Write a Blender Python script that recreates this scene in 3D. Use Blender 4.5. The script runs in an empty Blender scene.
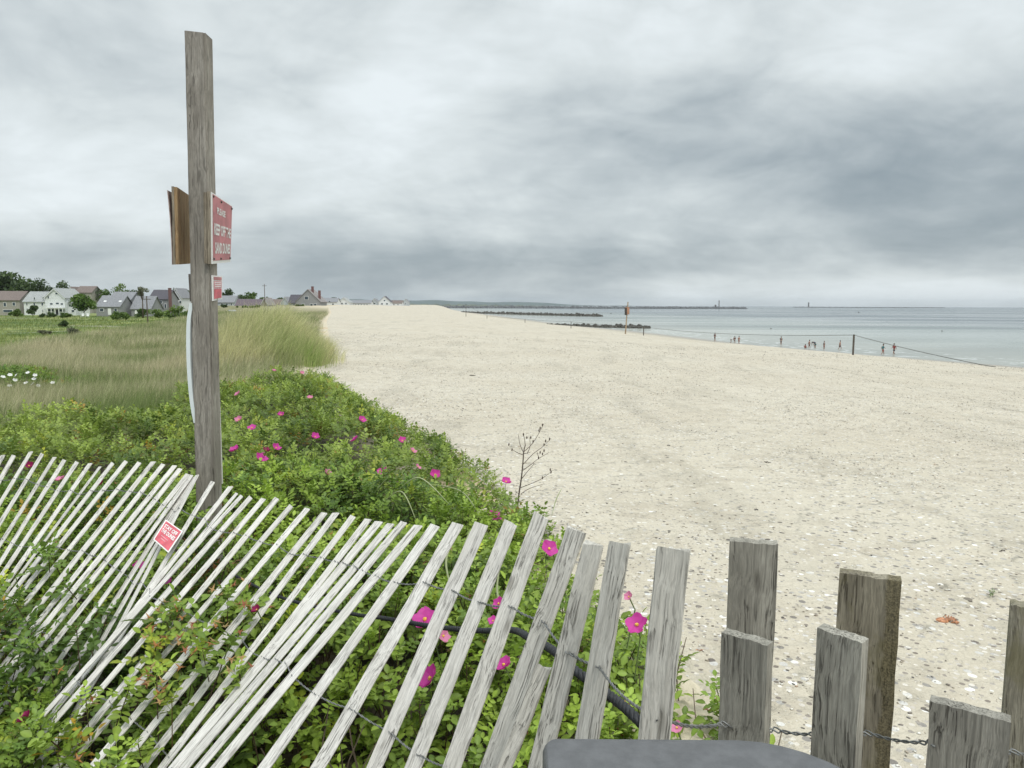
import bpy, bmesh, math, random
import numpy as np
from mathutils import Vector, Matrix, Euler
random.seed(7); RS = np.random.RandomState(11)
R = math.radians
sc = bpy.context.scene
COL = sc.collection

# ------------------------------------------------------------------ camera
CAMZ = 6.5; F = 740.0; PITCH = math.atan((384-305)/F); ROLL = math.atan(4.4/1024)
fwd = Vector((0, math.cos(PITCH), -math.sin(PITCH)))
rt0 = Vector((1, 0, 0)); up0 = rt0.cross(fwd)
rt = rt0*math.cos(ROLL)+up0*math.sin(ROLL); up = up0*math.cos(ROLL)-rt0*math.sin(ROLL)
cam = bpy.data.objects.new('camera', bpy.data.cameras.new('camera')); COL.objects.link(cam)
M = Matrix((rt, up, -fwd)).transposed().to_4x4(); M.translation = (0, 0, CAMZ)
cam.matrix_world = M
cam.data.sensor_width = 36; cam.data.lens = F/1024*36; cam.data.clip_start = 0.05; cam.data.clip_end = 60000
sc.camera = cam
C0 = Vector((0, 0, CAMZ))
def ray(px, py):
    return (fwd*F+rt*(px-512)-up*(py-384)).normalized()
def P(px, py, d):
    r = ray(px, py); return C0+r*(d/r.y)
def proj(p):
    v = Vector(p)-C0; d = v.dot(fwd)
    return 512+F*v.dot(rt)/d, 384-F*v.dot(up)/d, d

# ------------------------------------------------------------------ noise
_T = np.random.RandomState(5).rand(256, 256)
def vnoise(x, y):
    x = np.asarray(x, float); y = np.asarray(y, float)
    xi = np.floor(x).astype(int); yi = np.floor(y).astype(int)
    fx = x-xi; fy = y-yi; fx = fx*fx*(3-2*fx); fy = fy*fy*(3-2*fy)
    g = lambda a, b: _T[a & 255, b & 255]
    return (g(xi, yi)*(1-fx)+g(xi+1, yi)*fx)*(1-fy)+(g(xi, yi+1)*(1-fx)+g(xi+1, yi+1)*fx)*fy
def fbm(x, y, o=4):
    s = 0; a = .5; t = 0
    for i in range(o):
        s = s+a*vnoise(x*2**i+17.3*i, y*2**i+9.1*i); t += a; a *= .5
    return s/t-.5

# ------------------------------------------------------------------ terrain functions
EY = [-20, 0, 2.8, 3.6, 4.5, 6.9, 10.7, 14, 22.6, 39, 80, 148, 300, 450, 600, 900, 1500, 16000]
EX = [2.5, 1.3, .82, .50, .20, -.30, -1.62, -3.05, -6.1, -9.6, -20, -36, -74, -100, -103, -94, -160, -1700]
SY = [-20, 0, 58, 81, 98, 123, 185, 240, 437, 700, 962, 1500, 16000]
SX = [110, 98, 64, 56, 49, 41, 32, 20, -7, -45, -78, -140, -1580]
def edge(y): return np.interp(y, EY, EX)
def shore(y): return np.interp(y, SY, SX)
def zcrest(y): return np.interp(y, [0, 5, 12, 28, 60, 150, 400, 900, 3000], [4.95, 4.93, 4.68, 4.5, 4.6, 4.9, 6.0, 6.2, 3.5])
def ridgew(y): return np.interp(y, [0, 28, 44, 80, 150, 250, 350, 900], [12, 12, 12.5, 15, 22, 40, 70, 300])
def H(x, y):
    x = np.asarray(x, float); y = np.asarray(y, float)
    e = edge(y); zc = zcrest(y)
    t = (x-e)/np.maximum(shore(y)-e, 5)
    q = np.interp(t, [-1, 0, .2, .45, .55, .66, .85, 1, 1.2, 3], [1, 1, .9, .69, .55, .41, .13, 0, -.25, -2])
    d = np.sqrt(x*x+y*y)
    hb = zc*q+fbm(x*.35, y*.35, 3)*.16*np.clip(t*8, 0, 1)*(t < .8)+fbm(x*2.6, y*2.6, 2)*.045*(t < .8)
    r = e-x; W = ridgew(y)
    k = np.clip((r-W)/7.0, 0, 1); k = k*k*(3-2*k)
    far = np.clip((y-1500)/3000, 0, 1)
    marsh = 2.0+fbm(x*.03, y*.03, 3)*.7
    hd = zc*(1-k)+marsh*k+fbm(x*.22, y*.22, 3)*.45*np.clip(r/3, 0, 1)*(1-k)
    hd = hd+.80*np.exp(-(((x+8.0)/1.9)**2+((y-24.5)/4.5)**2))*np.clip(r/1.2, 0, 1)
    return np.where(x > e, hb, hd)

# ------------------------------------------------------------------ mesh helpers
def mesh_np(name, V, Fc, nper, mat=None, parent=None, attr=None, smooth=False, mats=None, mi=None):
    V = np.asarray(V, np.float32).reshape(-1, 3); Fc = np.asarray(Fc, np.int32)
    me = bpy.data.meshes.new(name); me.vertices.add(len(V)); me.vertices.foreach_set('co', V.ravel())
    if np.isscalar(nper): tot = np.full(len(Fc.ravel())//nper, nper, np.int32)
    else: tot = np.asarray(nper, np.int32)
    me.loops.add(len(Fc.ravel())); me.loops.foreach_set('vertex_index', Fc.ravel())
    me.polygons.add(len(tot)); st = np.concatenate([[0], np.cumsum(tot)[:-1]]).astype(np.int32)
    me.polygons.foreach_set('loop_start', st); me.polygons.foreach_set('loop_total', tot)
    if mi is not None: me.polygons.foreach_set('material_index', np.asarray(mi, np.int32))
    me.update(calc_edges=True)
    if smooth: me.polygons.foreach_set('use_smooth', np.ones(len(tot), bool))
    if attr is not None:
        a = me.color_attributes.new('tint', 'FLOAT_COLOR', 'POINT')
        A = np.ones((len(V), 4), np.float32); A[:, :attr.shape[1]] = attr; a.data.foreach_set('color', A.ravel())
    for m in (mats or ([mat] if mat else [])): me.materials.append(m)
    o = bpy.data.objects.new(name, me); COL.objects.link(o)
    if parent: o.parent = parent
    return o
def link(name, bm, mat, parent=None, smooth=False, bevel=0):
    if bevel: bmesh.ops.bevel(bm, geom=bm.edges[:], offset=bevel, segments=2, affect='EDGES', profile=.5)
    bmesh.ops.recalc_face_normals(bm, faces=bm.faces[:])
    me = bpy.data.meshes.new(name); bm.to_mesh(me); bm.free()
    if smooth:
        for p in me.polygons: p.use_smooth = True
    me.materials.append(mat)
    o = bpy.data.objects.new(name, me); COL.objects.link(o)
    if parent: o.parent = parent
    return o
def tag(o, label=None, cat=None, group=None, kind=None):
    if label: o['label'] = label
    if cat: o['category'] = cat
    if group: o['group'] = group
    if kind: o['kind'] = kind
    return o
def empty(name, loc, label, cat, group=None, rz=0):
    o = bpy.data.objects.new(name, None); COL.objects.link(o); o.location = loc; o.rotation_euler = (0, 0, rz)
    o.empty_display_size = .1
    return tag(o, label, cat, group)
def box(bm, x0, y0, z0, x1, y1, z1):
    v = [bm.verts.new(c) for c in ((x0,y0,z0),(x1,y0,z0),(x1,y1,z0),(x0,y1,z0),(x0,y0,z1),(x1,y0,z1),(x1,y1,z1),(x0,y1,z1))]
    for f in ((3,2,1,0),(4,5,6,7),(0,1,5,4),(1,2,6,5),(2,3,7,6),(3,0,4,7)): bm.faces.new([v[i] for i in f])
def poly_prism(bm, pts, y0, y1):
    a = [bm.verts.new((p[0], y0, p[1])) for p in pts]; b = [bm.verts.new((p[0], y1, p[1])) for p in pts]
    n = len(pts); bm.faces.new(a); bm.faces.new(b[::-1])
    for i in range(n): bm.faces.new((a[i], b[i], b[(i+1) % n], a[(i+1) % n]))
def tube(bm, pts, rad, seg=6, cap=True):
    pts = [Vector(p) for p in pts]; n = len(pts)
    rads = rad if hasattr(rad, '__len__') else [rad]*n
    rings = []; ref = None
    for i, p in enumerate(pts):
        t = (pts[min(i+1, n-1)]-pts[max(i-1, 0)]).normalized()
        if ref is None: ref = t.orthogonal().normalized()
        ref = (ref-t*ref.dot(t)).normalized(); b = t.cross(ref)
        rings.append([bm.verts.new(p+(ref*math.cos(2*math.pi*k/seg)+b*math.sin(2*math.pi*k/seg))*rads[i]) for k in range(seg)])
    for i in range(n-1):
        for k in range(seg):
            bm.faces.new((rings[i][k], rings[i][(k+1) % seg], rings[i+1][(k+1) % seg], rings[i+1][k]))
    if cap: bm.faces.new(rings[0][::-1]); bm.faces.new(rings[-1])

# ------------------------------------------------------------------ material helpers
class NT:
    def __init__(s, nt): s.nt = nt; s.x = 0
    def n(s, typ, **kw):
        nd = s.nt.nodes.new(typ); s.x += 60; nd.location = (s.x, 0)
        ins = kw.pop('ins', {})
        for k, v in kw.items(): setattr(nd, k, v)
        for k, v in ins.items():
            if hasattr(v, 'links') or isinstance(v, bpy.types.NodeSocket): s.nt.links.new(v, nd.inputs[k])
            else: nd.inputs[k].default_value = v
        return nd
    def math(s, op, a, b=0, c=None, clamp=False):
        ins = {0: a, 1: b}
        if c is not None: ins[2] = c
        return s.n('ShaderNodeMath', operation=op, use_clamp=clamp, ins=ins).outputs[0]
    def mix(s, f, a, b, mode='MIX'):
        nd = s.n('ShaderNodeMix', data_type='RGBA', blend_type=mode)
        for k, v in ((0, f), (6, a), (7, b)):
            if isinstance(v, bpy.types.NodeSocket): s.nt.links.new(v, nd.inputs[k])
            else: nd.inputs[k].default_value = v if k == 0 else (tuple(v)+(1,))[:4]
        return nd.outputs[2]
    def noise(s, vec, scale, detail=4, rough=.55, dist=0):
        return s.n('ShaderNodeTexNoise', ins={'Vector': vec, 'Scale': scale, 'Detail': detail, 'Roughness': rough, 'Distortion': dist}).outputs[0]
    def ss(s, v, a, b):
        return s.n('ShaderNodeMapRange', interpolation_type='SMOOTHSTEP', ins={0: v, 1: a, 2: b, 3: 0., 4: 1.}).outputs[0]
    def mapping(s, vec, scale=(1,1,1), loc=(0,0,0)):
        return s.n('ShaderNodeMapping', ins={'Vector': vec, 'Scale': scale, 'Location': loc}).outputs[0]
def newmat(name):
    m = bpy.data.materials.new(name); m.use_nodes = True
    nt = m.node_tree; N = NT(nt); b = nt.nodes['Principled BSDF']
    return m, N, b
def setin(N, b, **kw):
    for k, v in kw.items():
        k = k.replace('_', ' ')
        if isinstance(v, bpy.types.NodeSocket): N.nt.links.new(v, b.inputs[k])
        else: b.inputs[k].default_value = (tuple(v)+(1,))[:4] if isinstance(v, tuple) else v
def simple(name, col, rough=.7, var=.15, scale=8, bump=0, metal=0):
    m, N, b = newmat(name)
    tc = N.n('ShaderNodeTexCoord').outputs['Object']
    nz = N.noise(tc, scale, 5)
    f = N.ss(nz, .3, .7)
    c = N.mix(f, tuple(x*(1-var) for x in col), tuple(min(1, x*(1+var)) for x in col))
    setin(N, b, Base_Color=c, Roughness=rough, Metallic=metal)
    if bump:
        bp = N.n('ShaderNodeBump', ins={'Strength': bump, 'Height': nz, 'Distance': .02}).outputs[0]; setin(N, b, Normal=bp)
    return m
def leafmat(name, trans=.3, rough=.5):
    m, N, b = newmat(name)
    a = N.n('ShaderNodeVertexColor', layer_name='tint').outputs[0]
    setin(N, b, Base_Color=a, Roughness=rough); b.inputs['Specular IOR Level'].default_value = .35
    t = N.n('ShaderNodeBsdfTranslucent', ins={'Color': a})
    mx = N.n('ShaderNodeMixShader', ins={0: trans, 1: b.outputs[0], 2: t.outputs[0]})
    N.nt.links.new(mx.outputs[0], m.node_tree.nodes['Material Output'].inputs[0])
    return m
def wood(name, c1, c2, dark, grain=1., crack=.5, usecol=True, moss=None, bumpd=.005):
    m, N, b = newmat(name)
    tc = N.n('ShaderNodeTexCoord').outputs['Object']
    oi = N.n('ShaderNodeObjectInfo')
    off = N.math('MULTIPLY', oi.outputs['Random'], 40)
    cx = N.n('ShaderNodeCombineXYZ', ins={0: off, 1: off, 2: off}).outputs[0]
    v = N.n('ShaderNodeVectorMath', operation='ADD', ins={0: tc, 1: cx}).outputs[0]
    wob = N.noise(v, 6, 2)
    wv = N.n('ShaderNodeVectorMath', operation='SCALE', ins={0: N.n('ShaderNodeCombineXYZ', ins={0: wob, 1: wob, 2: 0.}).outputs[0], 'Scale': .035}).outputs[0]
    v2 = N.n('ShaderNodeVectorMath', operation='ADD', ins={0: v, 1: wv}).outputs[0]
    g1 = N.noise(N.mapping(v2, (150*grain, 150*grain, 5*grain)), 1, 5, .65)
    g2 = N.noise(N.mapping(v2, (380*grain, 380*grain, 9*grain)), 1, 3, .6)
    big = N.noise(N.mapping(v, (14, 14, 5)), 1, 4, .6)
    c = N.mix(N.ss(big, .3, .7), c1, c2)
    c = N.mix(N.math('MULTIPLY', N.ss(g1, .46, .66), .55), c, tuple(x*.55 for x in c1))
    cr = N.ss(g2, .56, .66); cr = N.math('MULTIPLY', cr, N.ss(N.noise(N.mapping(v, (30, 30, 8)), 1, 3), .42, .62))
    c = N.mix(N.math('MULTIPLY', cr, crack), c, dark)
    g3 = N.noise(N.mapping(v2, (900*grain, 900*grain, 40)), 1, 2, .6)
    c = N.mix(N.math('MULTIPLY', N.ss(g3, .42, .62), .30), c, tuple(x*.5 for x in c1))
    c = N.mix(N.math('MULTIPLY', N.ss(g2, .44, .60), .32), c, tuple(x*.45 for x in c1))
    # knots
    vo = N.n('ShaderNodeTexVoronoi', ins={'Vector': N.mapping(v, (22, 22, 6)), 'Scale': 1.0}).outputs[0]
    kn = N.math('SUBTRACT', 1., N.ss(vo, .05, .16))
    c = N.mix(N.math('MULTIPLY', kn, .55*crack+.1), c, dark)
    if moss:
        f = N.ss(N.noise(v, 9, 5, .7), .48, .62); c = N.mix(N.math('MULTIPLY', f, .45), c, moss)
        gx = N.n('ShaderNodeSeparateXYZ', ins={0: N.n('ShaderNodeTexCoord').outputs['Generated']}).outputs[0]
        f = N.ss(N.math('ADD', gx, N.math('MULTIPLY', N.math('SUBTRACT', N.noise(v, 16, 4, .6), .5), .25)), .74, .80)
        c = N.mix(N.math('MULTIPLY', f, .8), c, N.mix(N.ss(N.noise(v, 420, 4), .35, .65), (.06, .052, .032), (.20, .175, .105)))
    if usecol: c = N.mix(1., c, oi.outputs['Color'], 'MULTIPLY')
    hgt = N.math('SUBTRACT', N.math('MULTIPLY', g1, .6), N.math('MULTIPLY', cr, .8))
    bp = N.n('ShaderNodeBump', ins={'Strength': .8, 'Height': hgt, 'Distance': bumpd}).outputs[0]
    setin(N, b, Base_Color=c, Roughness=.85, Normal=bp); b.inputs['Specular IOR Level'].default_value = .25
    return m

# ------------------------------------------------------------------ render / world
sc.view_settings.view_transform = 'Standard'; sc.view_settings.look = 'None'
sc.view_settings.exposure = .12; sc.view_settings.gamma = 1; sc.view_settings.use_curve_mapping = False
sc.render.engine = 'CYCLES'
sc.cycles.max_bounces = 4; sc.cycles.diffuse_bounces = 3; sc.cycles.glossy_bounces = 2; sc.cycles.transmission_bounces = 3
sc.cycles.volume_bounces = 0; sc.cycles.use_denoising = True
try: sc.cycles.volume_step_rate = 4
except Exception: pass
w = bpy.data.worlds.new("World"); sc.world = w; w.use_nodes = True
N = NT(w.node_tree); bg = w.node_tree.nodes['Background']
SUN_EL, SUN_AZ = 58, 150      # azimuth clockwise from +Y
sky = N.n('ShaderNodeTexSky', sky_type='NISHITA', sun_disc=False, sun_elevation=R(SUN_EL), sun_rotation=R(SUN_AZ), air_density=1., dust_density=2.)
skc = N.n('ShaderNodeVectorMath', operation='SCALE', ins={0: sky.outputs[0], 'Scale': .10}).outputs[0]
d = N.n('ShaderNodeTexCoord').outputs['Generated']
sep = N.n('ShaderNodeSeparateXYZ', ins={0: d})
X, Y, Z = sep.outputs
zz = N.math('ADD', N.math('MAXIMUM', Z, 0.), .24)
u = N.math('DIVIDE', X, zz); v = N.math('DIVIDE', Y, zz)
pl = N.n('ShaderNodeCombineXYZ', ins={0: u, 1: v, 2: 3.7}).outputs[0]
n1 = N.noise(N.mapping(pl, (1.15, 1.25, 1), (2.3, .4, 0)), 1, 8, .50, .5)
n2 = N.noise(N.mapping(pl, (3.2, 4.2, 1), (8.3, 5.4, 0)), 1, 7, .55, .4)
n3 = N.noise(N.mapping(d, (3.2, 3.2, 5.5), (1.3, 5., 2.)), 1, 9, .62, .5)
az = N.math('ARCTAN2', X, Y)                      # radians, right positive
el = N.math('ARCSINE', Z)
def blob(a0, e0, sa, se, tilt=0):
    da = N.math('SUBTRACT', az, R(a0)); de = N.math('SUBTRACT', N.math('SUBTRACT', el, R(e0)), N.math('MULTIPLY', da, tilt))
    q = N.math('ADD', N.math('POWER', N.math('DIVIDE', da, R(sa)), 2.), N.math('POWER', N.math('DIVIDE', de, R(se)), 2.))
    return N.math('EXPONENT', N.math('MULTIPLY', q, -1.))
f = N.math('ADD', N.math('MULTIPLY', N.math('SUBTRACT', n1, .5), .85), N.math('MULTIPLY', N.math('SUBTRACT', n2, .5), .45))
f = N.math('ADD', f, N.math('MULTIPLY', N.math('SUBTRACT', n3, .5), .8))
n4 = N.noise(N.mapping(d, (5., 5., 11.), (3.1, 1.2, 7.)), 1, 6, .5, .8)
f = N.math('ADD', f, N.math('SUBTRACT', N.math('MULTIPLY', N.math('ABSOLUTE', N.math('SUBTRACT', n4, .5)), .75), .05))
f = N.math('SUBTRACT', f, N.math('MULTIPLY', blob(25, 9.0, 24, 3.9, -.08), .38))     # dark bank, right
f = N.math('SUBTRACT', f, N.math('MULTIPLY', blob(8, 14.0, 13, 2.6, .05), .16))
f = N.math('SUBTRACT', f, N.math('MULTIPLY', blob(-8, 2.6, 60, 2.2), .34))             # low grey band
f = N.math('SUBTRACT', f, N.math('MULTIPLY', blob(-22, 24, 11, 3.5, .1), .16))
f = N.math('ADD', f, N.math('MULTIPLY', blob(-9, 12.5, 11, 4.5, .1), .30))              # bright opening
f = N.math('ADD', f, N.math('MULTIPLY', blob(-30, 8, 9, 6), .22))
f = N.math('ADD', f, N.math('MULTIPLY', blob(28, 20, 16, 6), .14))
f = N.math('ADD', f, N.math('MULTIPLY', blob(30, 1.2, 24, 1.6), .42))
f = N.math('ADD', f, .66)
cr = N.n('ShaderNodeValToRGB', ins={0: f}); e = cr.color_ramp
e.elements[0].position = 0.0; e.elements[0].color = (.27, .325, .36, 1)
e.elements[1].position = 1.0; e.elements[1].color = (.80, .86, .88, 1)
for p, c in ((.25, (.36, .415, .445)), (.5, (.51, .565, .585)), (.75, (.67, .725, .735))):
    k = e.elements.new(p); k.color = c+(1,)
# overcast skies are far brighter overhead than near the horizon
over = N.math('ADD', 1., N.math('MULTIPLY', N.ss(el, R(24), R(75)), 1.7))
cl = N.n('ShaderNodeVectorMath', operation='SCALE', ins={0: cr.outputs[0], 'Scale': over}).outputs[0]
tot = N.mix(.93, skc, cl)
N.nt.links.new(tot, bg.inputs[0]); bg.inputs[1].default_value = 1.0
sun = bpy.data.objects.new('sun', bpy.data.lights.new('sun', 'SUN')); COL.objects.link(sun)
sun.data.energy = 1.5; sun.data.angle = R(14); sun.data.color = (1, .965, .91)
sd = Vector((math.sin(R(SUN_AZ))*math.cos(R(SUN_EL)), math.cos(R(SUN_AZ))*math.cos(R(SUN_EL)), math.sin(R(SUN_EL))))
sun.rotation_euler = sd.to_track_quat('Z', 'Y').to_euler()

# ------------------------------------------------------------------ ground sheets
NY = 440
rows = -3+3.5*(np.exp(np.linspace(0, math.log(15000/3.5+1), NY))-1)
def sheet(name, xs_of, ncol, mat, zfun, attrf=None):
    V = []; A = []
    for y in rows:
        xs = xs_of(y); ys = np.full(len(xs), y)
        V.append(np.stack([xs, ys, zfun(xs, ys)], 1))
        if attrf: A.append(attrf(xs, ys))
    V = np.concatenate(V); n = len(rows)
    i, j = np.meshgrid(np.arange(n-1), np.arange(ncol-1), indexing='ij'); a = i*ncol+j
    Fc = np.stack([a, a+1, a+ncol+1, a+ncol], -1).reshape(-1, 4)
    return mesh_np(name, V, Fc, 4, mat, attr=np.concatenate(A) if attrf else None, smooth=True)
# beach
m, N, b = newmat('sand')
tc = N.n('ShaderNodeTexCoord').outputs['Object']
zs = N.n('ShaderNodeSeparateXYZ', ins={0: tc}).outputs[2]
nA = N.noise(tc, .22, 4, .6); nB = N.noise(N.mapping(tc, (1, 1, 1)), 2.6, 6, .65); nC = N.noise(tc, 60, 3, .7); nD = N.noise(tc, .9, 5, .6)
c = N.mix(N.ss(nA, .35, .65), (.525, .47, .37), (.57, .52, .42))
c = N.mix(N.math('MULTIPLY', N.ss(nB, .46, .68), .55), c, (.40, .35, .27))
c = N.mix(N.math('MULTIPLY', N.ss(nC, .45, .75), .38), c, (.36, .32, .26))
c = N.mix(N.math('MULTIPLY', N.ss(nC, .5, .3), .3), c, (.66, .62, .53))
drift = N.noise(N.mapping(tc, (.9, .16, 1), (5, 1, 0)), 1, 6, .7, .3)
c = N.mix(N.math('MULTIPLY', N.ss(drift, .50, .66), .42), c, (.33, .30, .235))
c = N.mix(N.math('MULTIPLY', N.ss(nD, .44, .30), .4), c, (.60, .56, .46))
def specks(scale, thr, f0, f1, seed):
    vo = N.n('ShaderNodeTexVoronoi', ins={'Vector': N.mapping(tc, (1, 1, 1), (seed, seed, 0)), 'Scale': scale})
    on = N.math('LESS_THAN', vo.outputs[0], thr)
    sp = N.n('ShaderNodeSeparateColor', ins={0: vo.outputs[1]})
    sel = N.math('GREATER_THAN', sp.outputs[0], f0)
    dens = N.ss(N.noise(N.mapping(tc, (.5, .22, 1), (seed*3, 0, 0)), 1, 4, .6), .36, .56)
    return N.math('MULTIPLY', N.math('MULTIPLY', on, sel), N.math('ADD', N.math('MULTIPLY', dens, f1), .42)), sp.outputs[1]
s1, r1 = specks(16, .30, .45, .6, 1.1); s2, r2 = specks(7.5, .14, .80, .7, 4.2); s3, r3 = specks(30, .36, .40, .7, 7.7); s4, r4 = specks(3.1, .08, .55, .7, 2.9)
dk = N.mix(r1, (.16, .14, .12), (.85, .83, .78)); c = N.mix(s1, c, dk)
c = N.mix(s3, c, N.mix(r3, (.20, .17, .14), (.75, .70, .62)))
c = N.mix(s2, c, N.mix(N.ss(r2, .35, .6), (.12, .105, .09), (.86, .85, .81)))
c = N.mix(N.math('MULTIPLY', s4, .8), c, N.mix(N.ss(r4, .6, .8), (.17, .15, .12), (.80, .78, .72)))
# wet sand near the water line, wrack line stains
wz = N.math('ADD', zs, N.math('MULTIPLY', N.math('SUBTRACT', nD, .5), .35))
wet = N.math('SUBTRACT', 1., N.ss(wz, .12, .62)); damp = N.math('SUBTRACT', 1., N.ss(wz, .5, 1.3))
c = N.mix(N.math('MULTIPLY', damp, .30), c, (.40, .36, .29)); c = N.mix(N.math('MULTIPLY', wet, .75), c, (.26, .235, .19))
ro = N.math('SUBTRACT', .9, N.math('MULTIPLY', wet, .62))
# footprints
vo = N.n('ShaderNodeTexVoronoi', feature='SMOOTH_F1', ins={'Vector': N.mapping(N.n('ShaderNodeVectorMath', operation='ADD', ins={0: tc, 1: N.n('ShaderNodeTexNoise', ins={'Vector': tc, 'Scale': 3.}).outputs[1]}).outputs[0], (1, .62, 1)), 'Scale': 2.6}).outputs[0]
h = N.math('ADD', N.math('MULTIPLY', N.ss(vo, .0, .45), 1.0), N.math('MULTIPLY', nB, 2.2))
bp = N.n('ShaderNodeBump', ins={'Strength': .9, 'Height': h, 'Distance': .05}).outputs[0]
bp = N.n('ShaderNodeBump', ins={'Strength': .6, 'Height': N.math('ADD', nC, N.math('MULTIPLY', s1, .6)), 'Distance': .006, 'Normal': bp}).outputs[0]
setin(N, b, Base_Color=c, Roughness=ro, Normal=bp); b.inputs['Specular IOR Level'].default_value = .3
MSAND = m
def bx(y):
    e = float(edge(y)); W = (float(shore(y))-e)*1.25+3
    return e+W*(np.exp(5*np.linspace(0, 1, 230))-1)/(math.exp(5)-1)
beach = tag(sheet('beach', bx, 230, m, lambda x, y: H(x+1e-4, y)), kind='structure')
# dune / marsh ground
m, N, b = newmat('dune_soil')
a = N.n('ShaderNodeSeparateColor', ins={0: N.n('ShaderNodeVertexColor', layer_name='tint').outputs[0]})
tc = N.n('ShaderNodeTexCoord').outputs['Object']
p1 = N.noise(tc, .05, 5, .6); p2 = N.noise(tc, .35, 5, .65); p3 = N.noise(tc, 6, 4)
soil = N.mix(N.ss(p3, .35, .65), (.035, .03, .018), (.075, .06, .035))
grs = N.mix(N.ss(p2, .38, .6), (.15, .145, .065), (.27, .245, .14)); grs = N.mix(N.math('MULTIPLY', N.ss(p3, .4, .7), .5), grs, (.10, .12, .035))
msh = N.mix(N.ss(p1, .42, .56), (.10, .16, .035), (.25, .28, .085)); msh = N.mix(N.math('MULTIPLY', N.ss(p2, .48, .62), .8), msh, (.05, .085, .02))
msh = N.mix(N.math('MULTIPLY', N.ss(N.noise(N.mapping(tc, (.03, .09, 1), (4, 2, 0)), 1, 3), .60, .66), .7), msh, (.33, .30, .22))
sand = N.mix(N.ss(p3, .3, .7), (.50, .44, .33), (.62, .55, .42)); sand = N.mix(N.math('MULTIPLY', N.ss(p2, .5, .6), .6), sand, (.50, .36, .22))
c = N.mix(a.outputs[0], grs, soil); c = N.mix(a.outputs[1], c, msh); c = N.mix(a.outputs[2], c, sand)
bp = N.n('ShaderNodeBump', ins={'Strength': .8, 'Height': N.math('ADD', p3, p2), 'Distance': .1}).outputs[0]
setin(N, b, Base_Color=c, Roughness=.95, Normal=bp)
def rosew(x, y):      # 1 where roses grow
    e = edge(y); n = fbm(x*.6, y*.6, 3)*2.2
    A = (y < 19.6+n) & (x > -4.7-n*.6-np.clip((9.3-y)*1.2, 0, 3)) & (x < e+.05+n*.25)
    B = (y < 7.9+n*.9+.16*(x+6)) & (x < -4)
    return A | B
def dattr(x, y):
    e = edge(y); r = e-x; W = ridgew(y)
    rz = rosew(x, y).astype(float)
    ms = np.clip((r-W-1)/5, 0, 1)
    sd = np.clip((y-150)/120, 0, 1)*np.clip(1-r/25, 0, 1); sd = np.maximum(sd, np.clip(1.3-r/.8, 0, 1))
    return np.stack([rz, ms, sd], 1)
def dx(y):
    e = float(edge(y)); return e-14000*(np.exp(9*np.linspace(1, 0, 190))-1)/(math.exp(9)-1)
dune = tag(sheet('dune_ground', dx, 190, m, lambda x, y: H(x-1e-4*(x < edge(y)), y), dattr), kind='structure')
# sea
m, N, b = newmat('sea_water')
g = N.n('ShaderNodeSeparateColor', ins={0: N.n('ShaderNodeVertexColor', layer_name='tint').outputs[0]})
tc = N.n('ShaderNodeTexCoord').outputs['Object']
sh = g.outputs[0]
band = N.noise(N.mapping(tc, (.004, .012, 1)), 1, 4, .55, .5)
c = N.mix(N.ss(sh, .0, .16), (.44, .44, .37), (.31, .34, .305)); c = N.mix(N.ss(sh, .15, .5), c, (.17, .195, .205))
c = N.mix(N.math('MULTIPLY', N.ss(band, .42, .62), .6), c, (.10, .125, .14))
w1 = N.noise(N.mapping(tc, (.5, 1.3, 1)), 1, 5, .6); w2 = N.noise(N.mapping(tc, (.05, .16, 1)), 1, 4, .6)
hh = N.math('ADD', w1, N.math('MULTIPLY', w2, 1.2))
st = N.math('ADD', .10, N.math('MULTIPLY', N.ss(sh, .02, .4), .45))
bp = N.n('ShaderNodeBump', ins={'Strength': st, 'Height': hh, 'Distance': .07}).outputs[0]
# small foam lines in the shallows
fo = N.math('MULTIPLY', N.math('SUBTRACT', 1., N.ss(sh, .012, .05)), N.ss(N.noise(N.mapping(tc, (.6, .25, 1)), 1, 4, .6), .55, .62))
c = N.mix(N.math('MULTIPLY', fo, .6), c, (.75, .77, .75))
setin(N, b, Base_Color=c, Roughness=N.math('ADD', .12, N.math('MULTIPLY', N.ss(band, .4, .6), .16)), Normal=bp, IOR=1.33)
def wx(y): return float(shore(y))-6+15000*(np.exp(8*np.linspace(0, 1, 130))-1)/(math.exp(8)-1)
sea = tag(sheet('sea', wx, 130, m, lambda x, y: 0*x, lambda x, y: np.stack([np.clip((x-shore(y))/400, 0, 1)]*3, 1)), kind='structure')

# ------------------------------------------------------------------ leaves
def leaflet(hi):
    if hi:
        V = np.array([[0,0,0],[.28,0,.0],[.55,0,-.02],[.8,0,-.05],[1,0,-.1],
                      [.16,.2,.06],[.45,.33,.09],[.78,.22,.02],[.16,-.2,.06],[.45,-.33,.09],[.78,-.22,.02]])
        T = [[0,1,5],[1,6,5],[1,2,6],[2,7,6],[2,3,7],[3,4,7],[0,8,1],[1,8,9],[1,9,2],[2,9,10],[2,10,3],[3,10,4]]
    else:
        V = np.array([[0,0,0],[.5,.34,.08],[1,0,-.06],[.5,-.34,.08]]); T = [[0,2,1],[0,3,2]]
    return V, np.array(T)
def rotz(a): c, s = math.cos(a), math.sin(a); return np.array([[c,-s,0],[s,c,0],[0,0,1]])
def roty(a): c, s = math.cos(a), math.sin(a); return np.array([[c,0,s],[0,1,0],[-s,0,c]])
def rotx(a): c, s = math.cos(a), math.sin(a); return np.array([[1,0,0],[0,c,-s],[0,s,c]])
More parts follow.
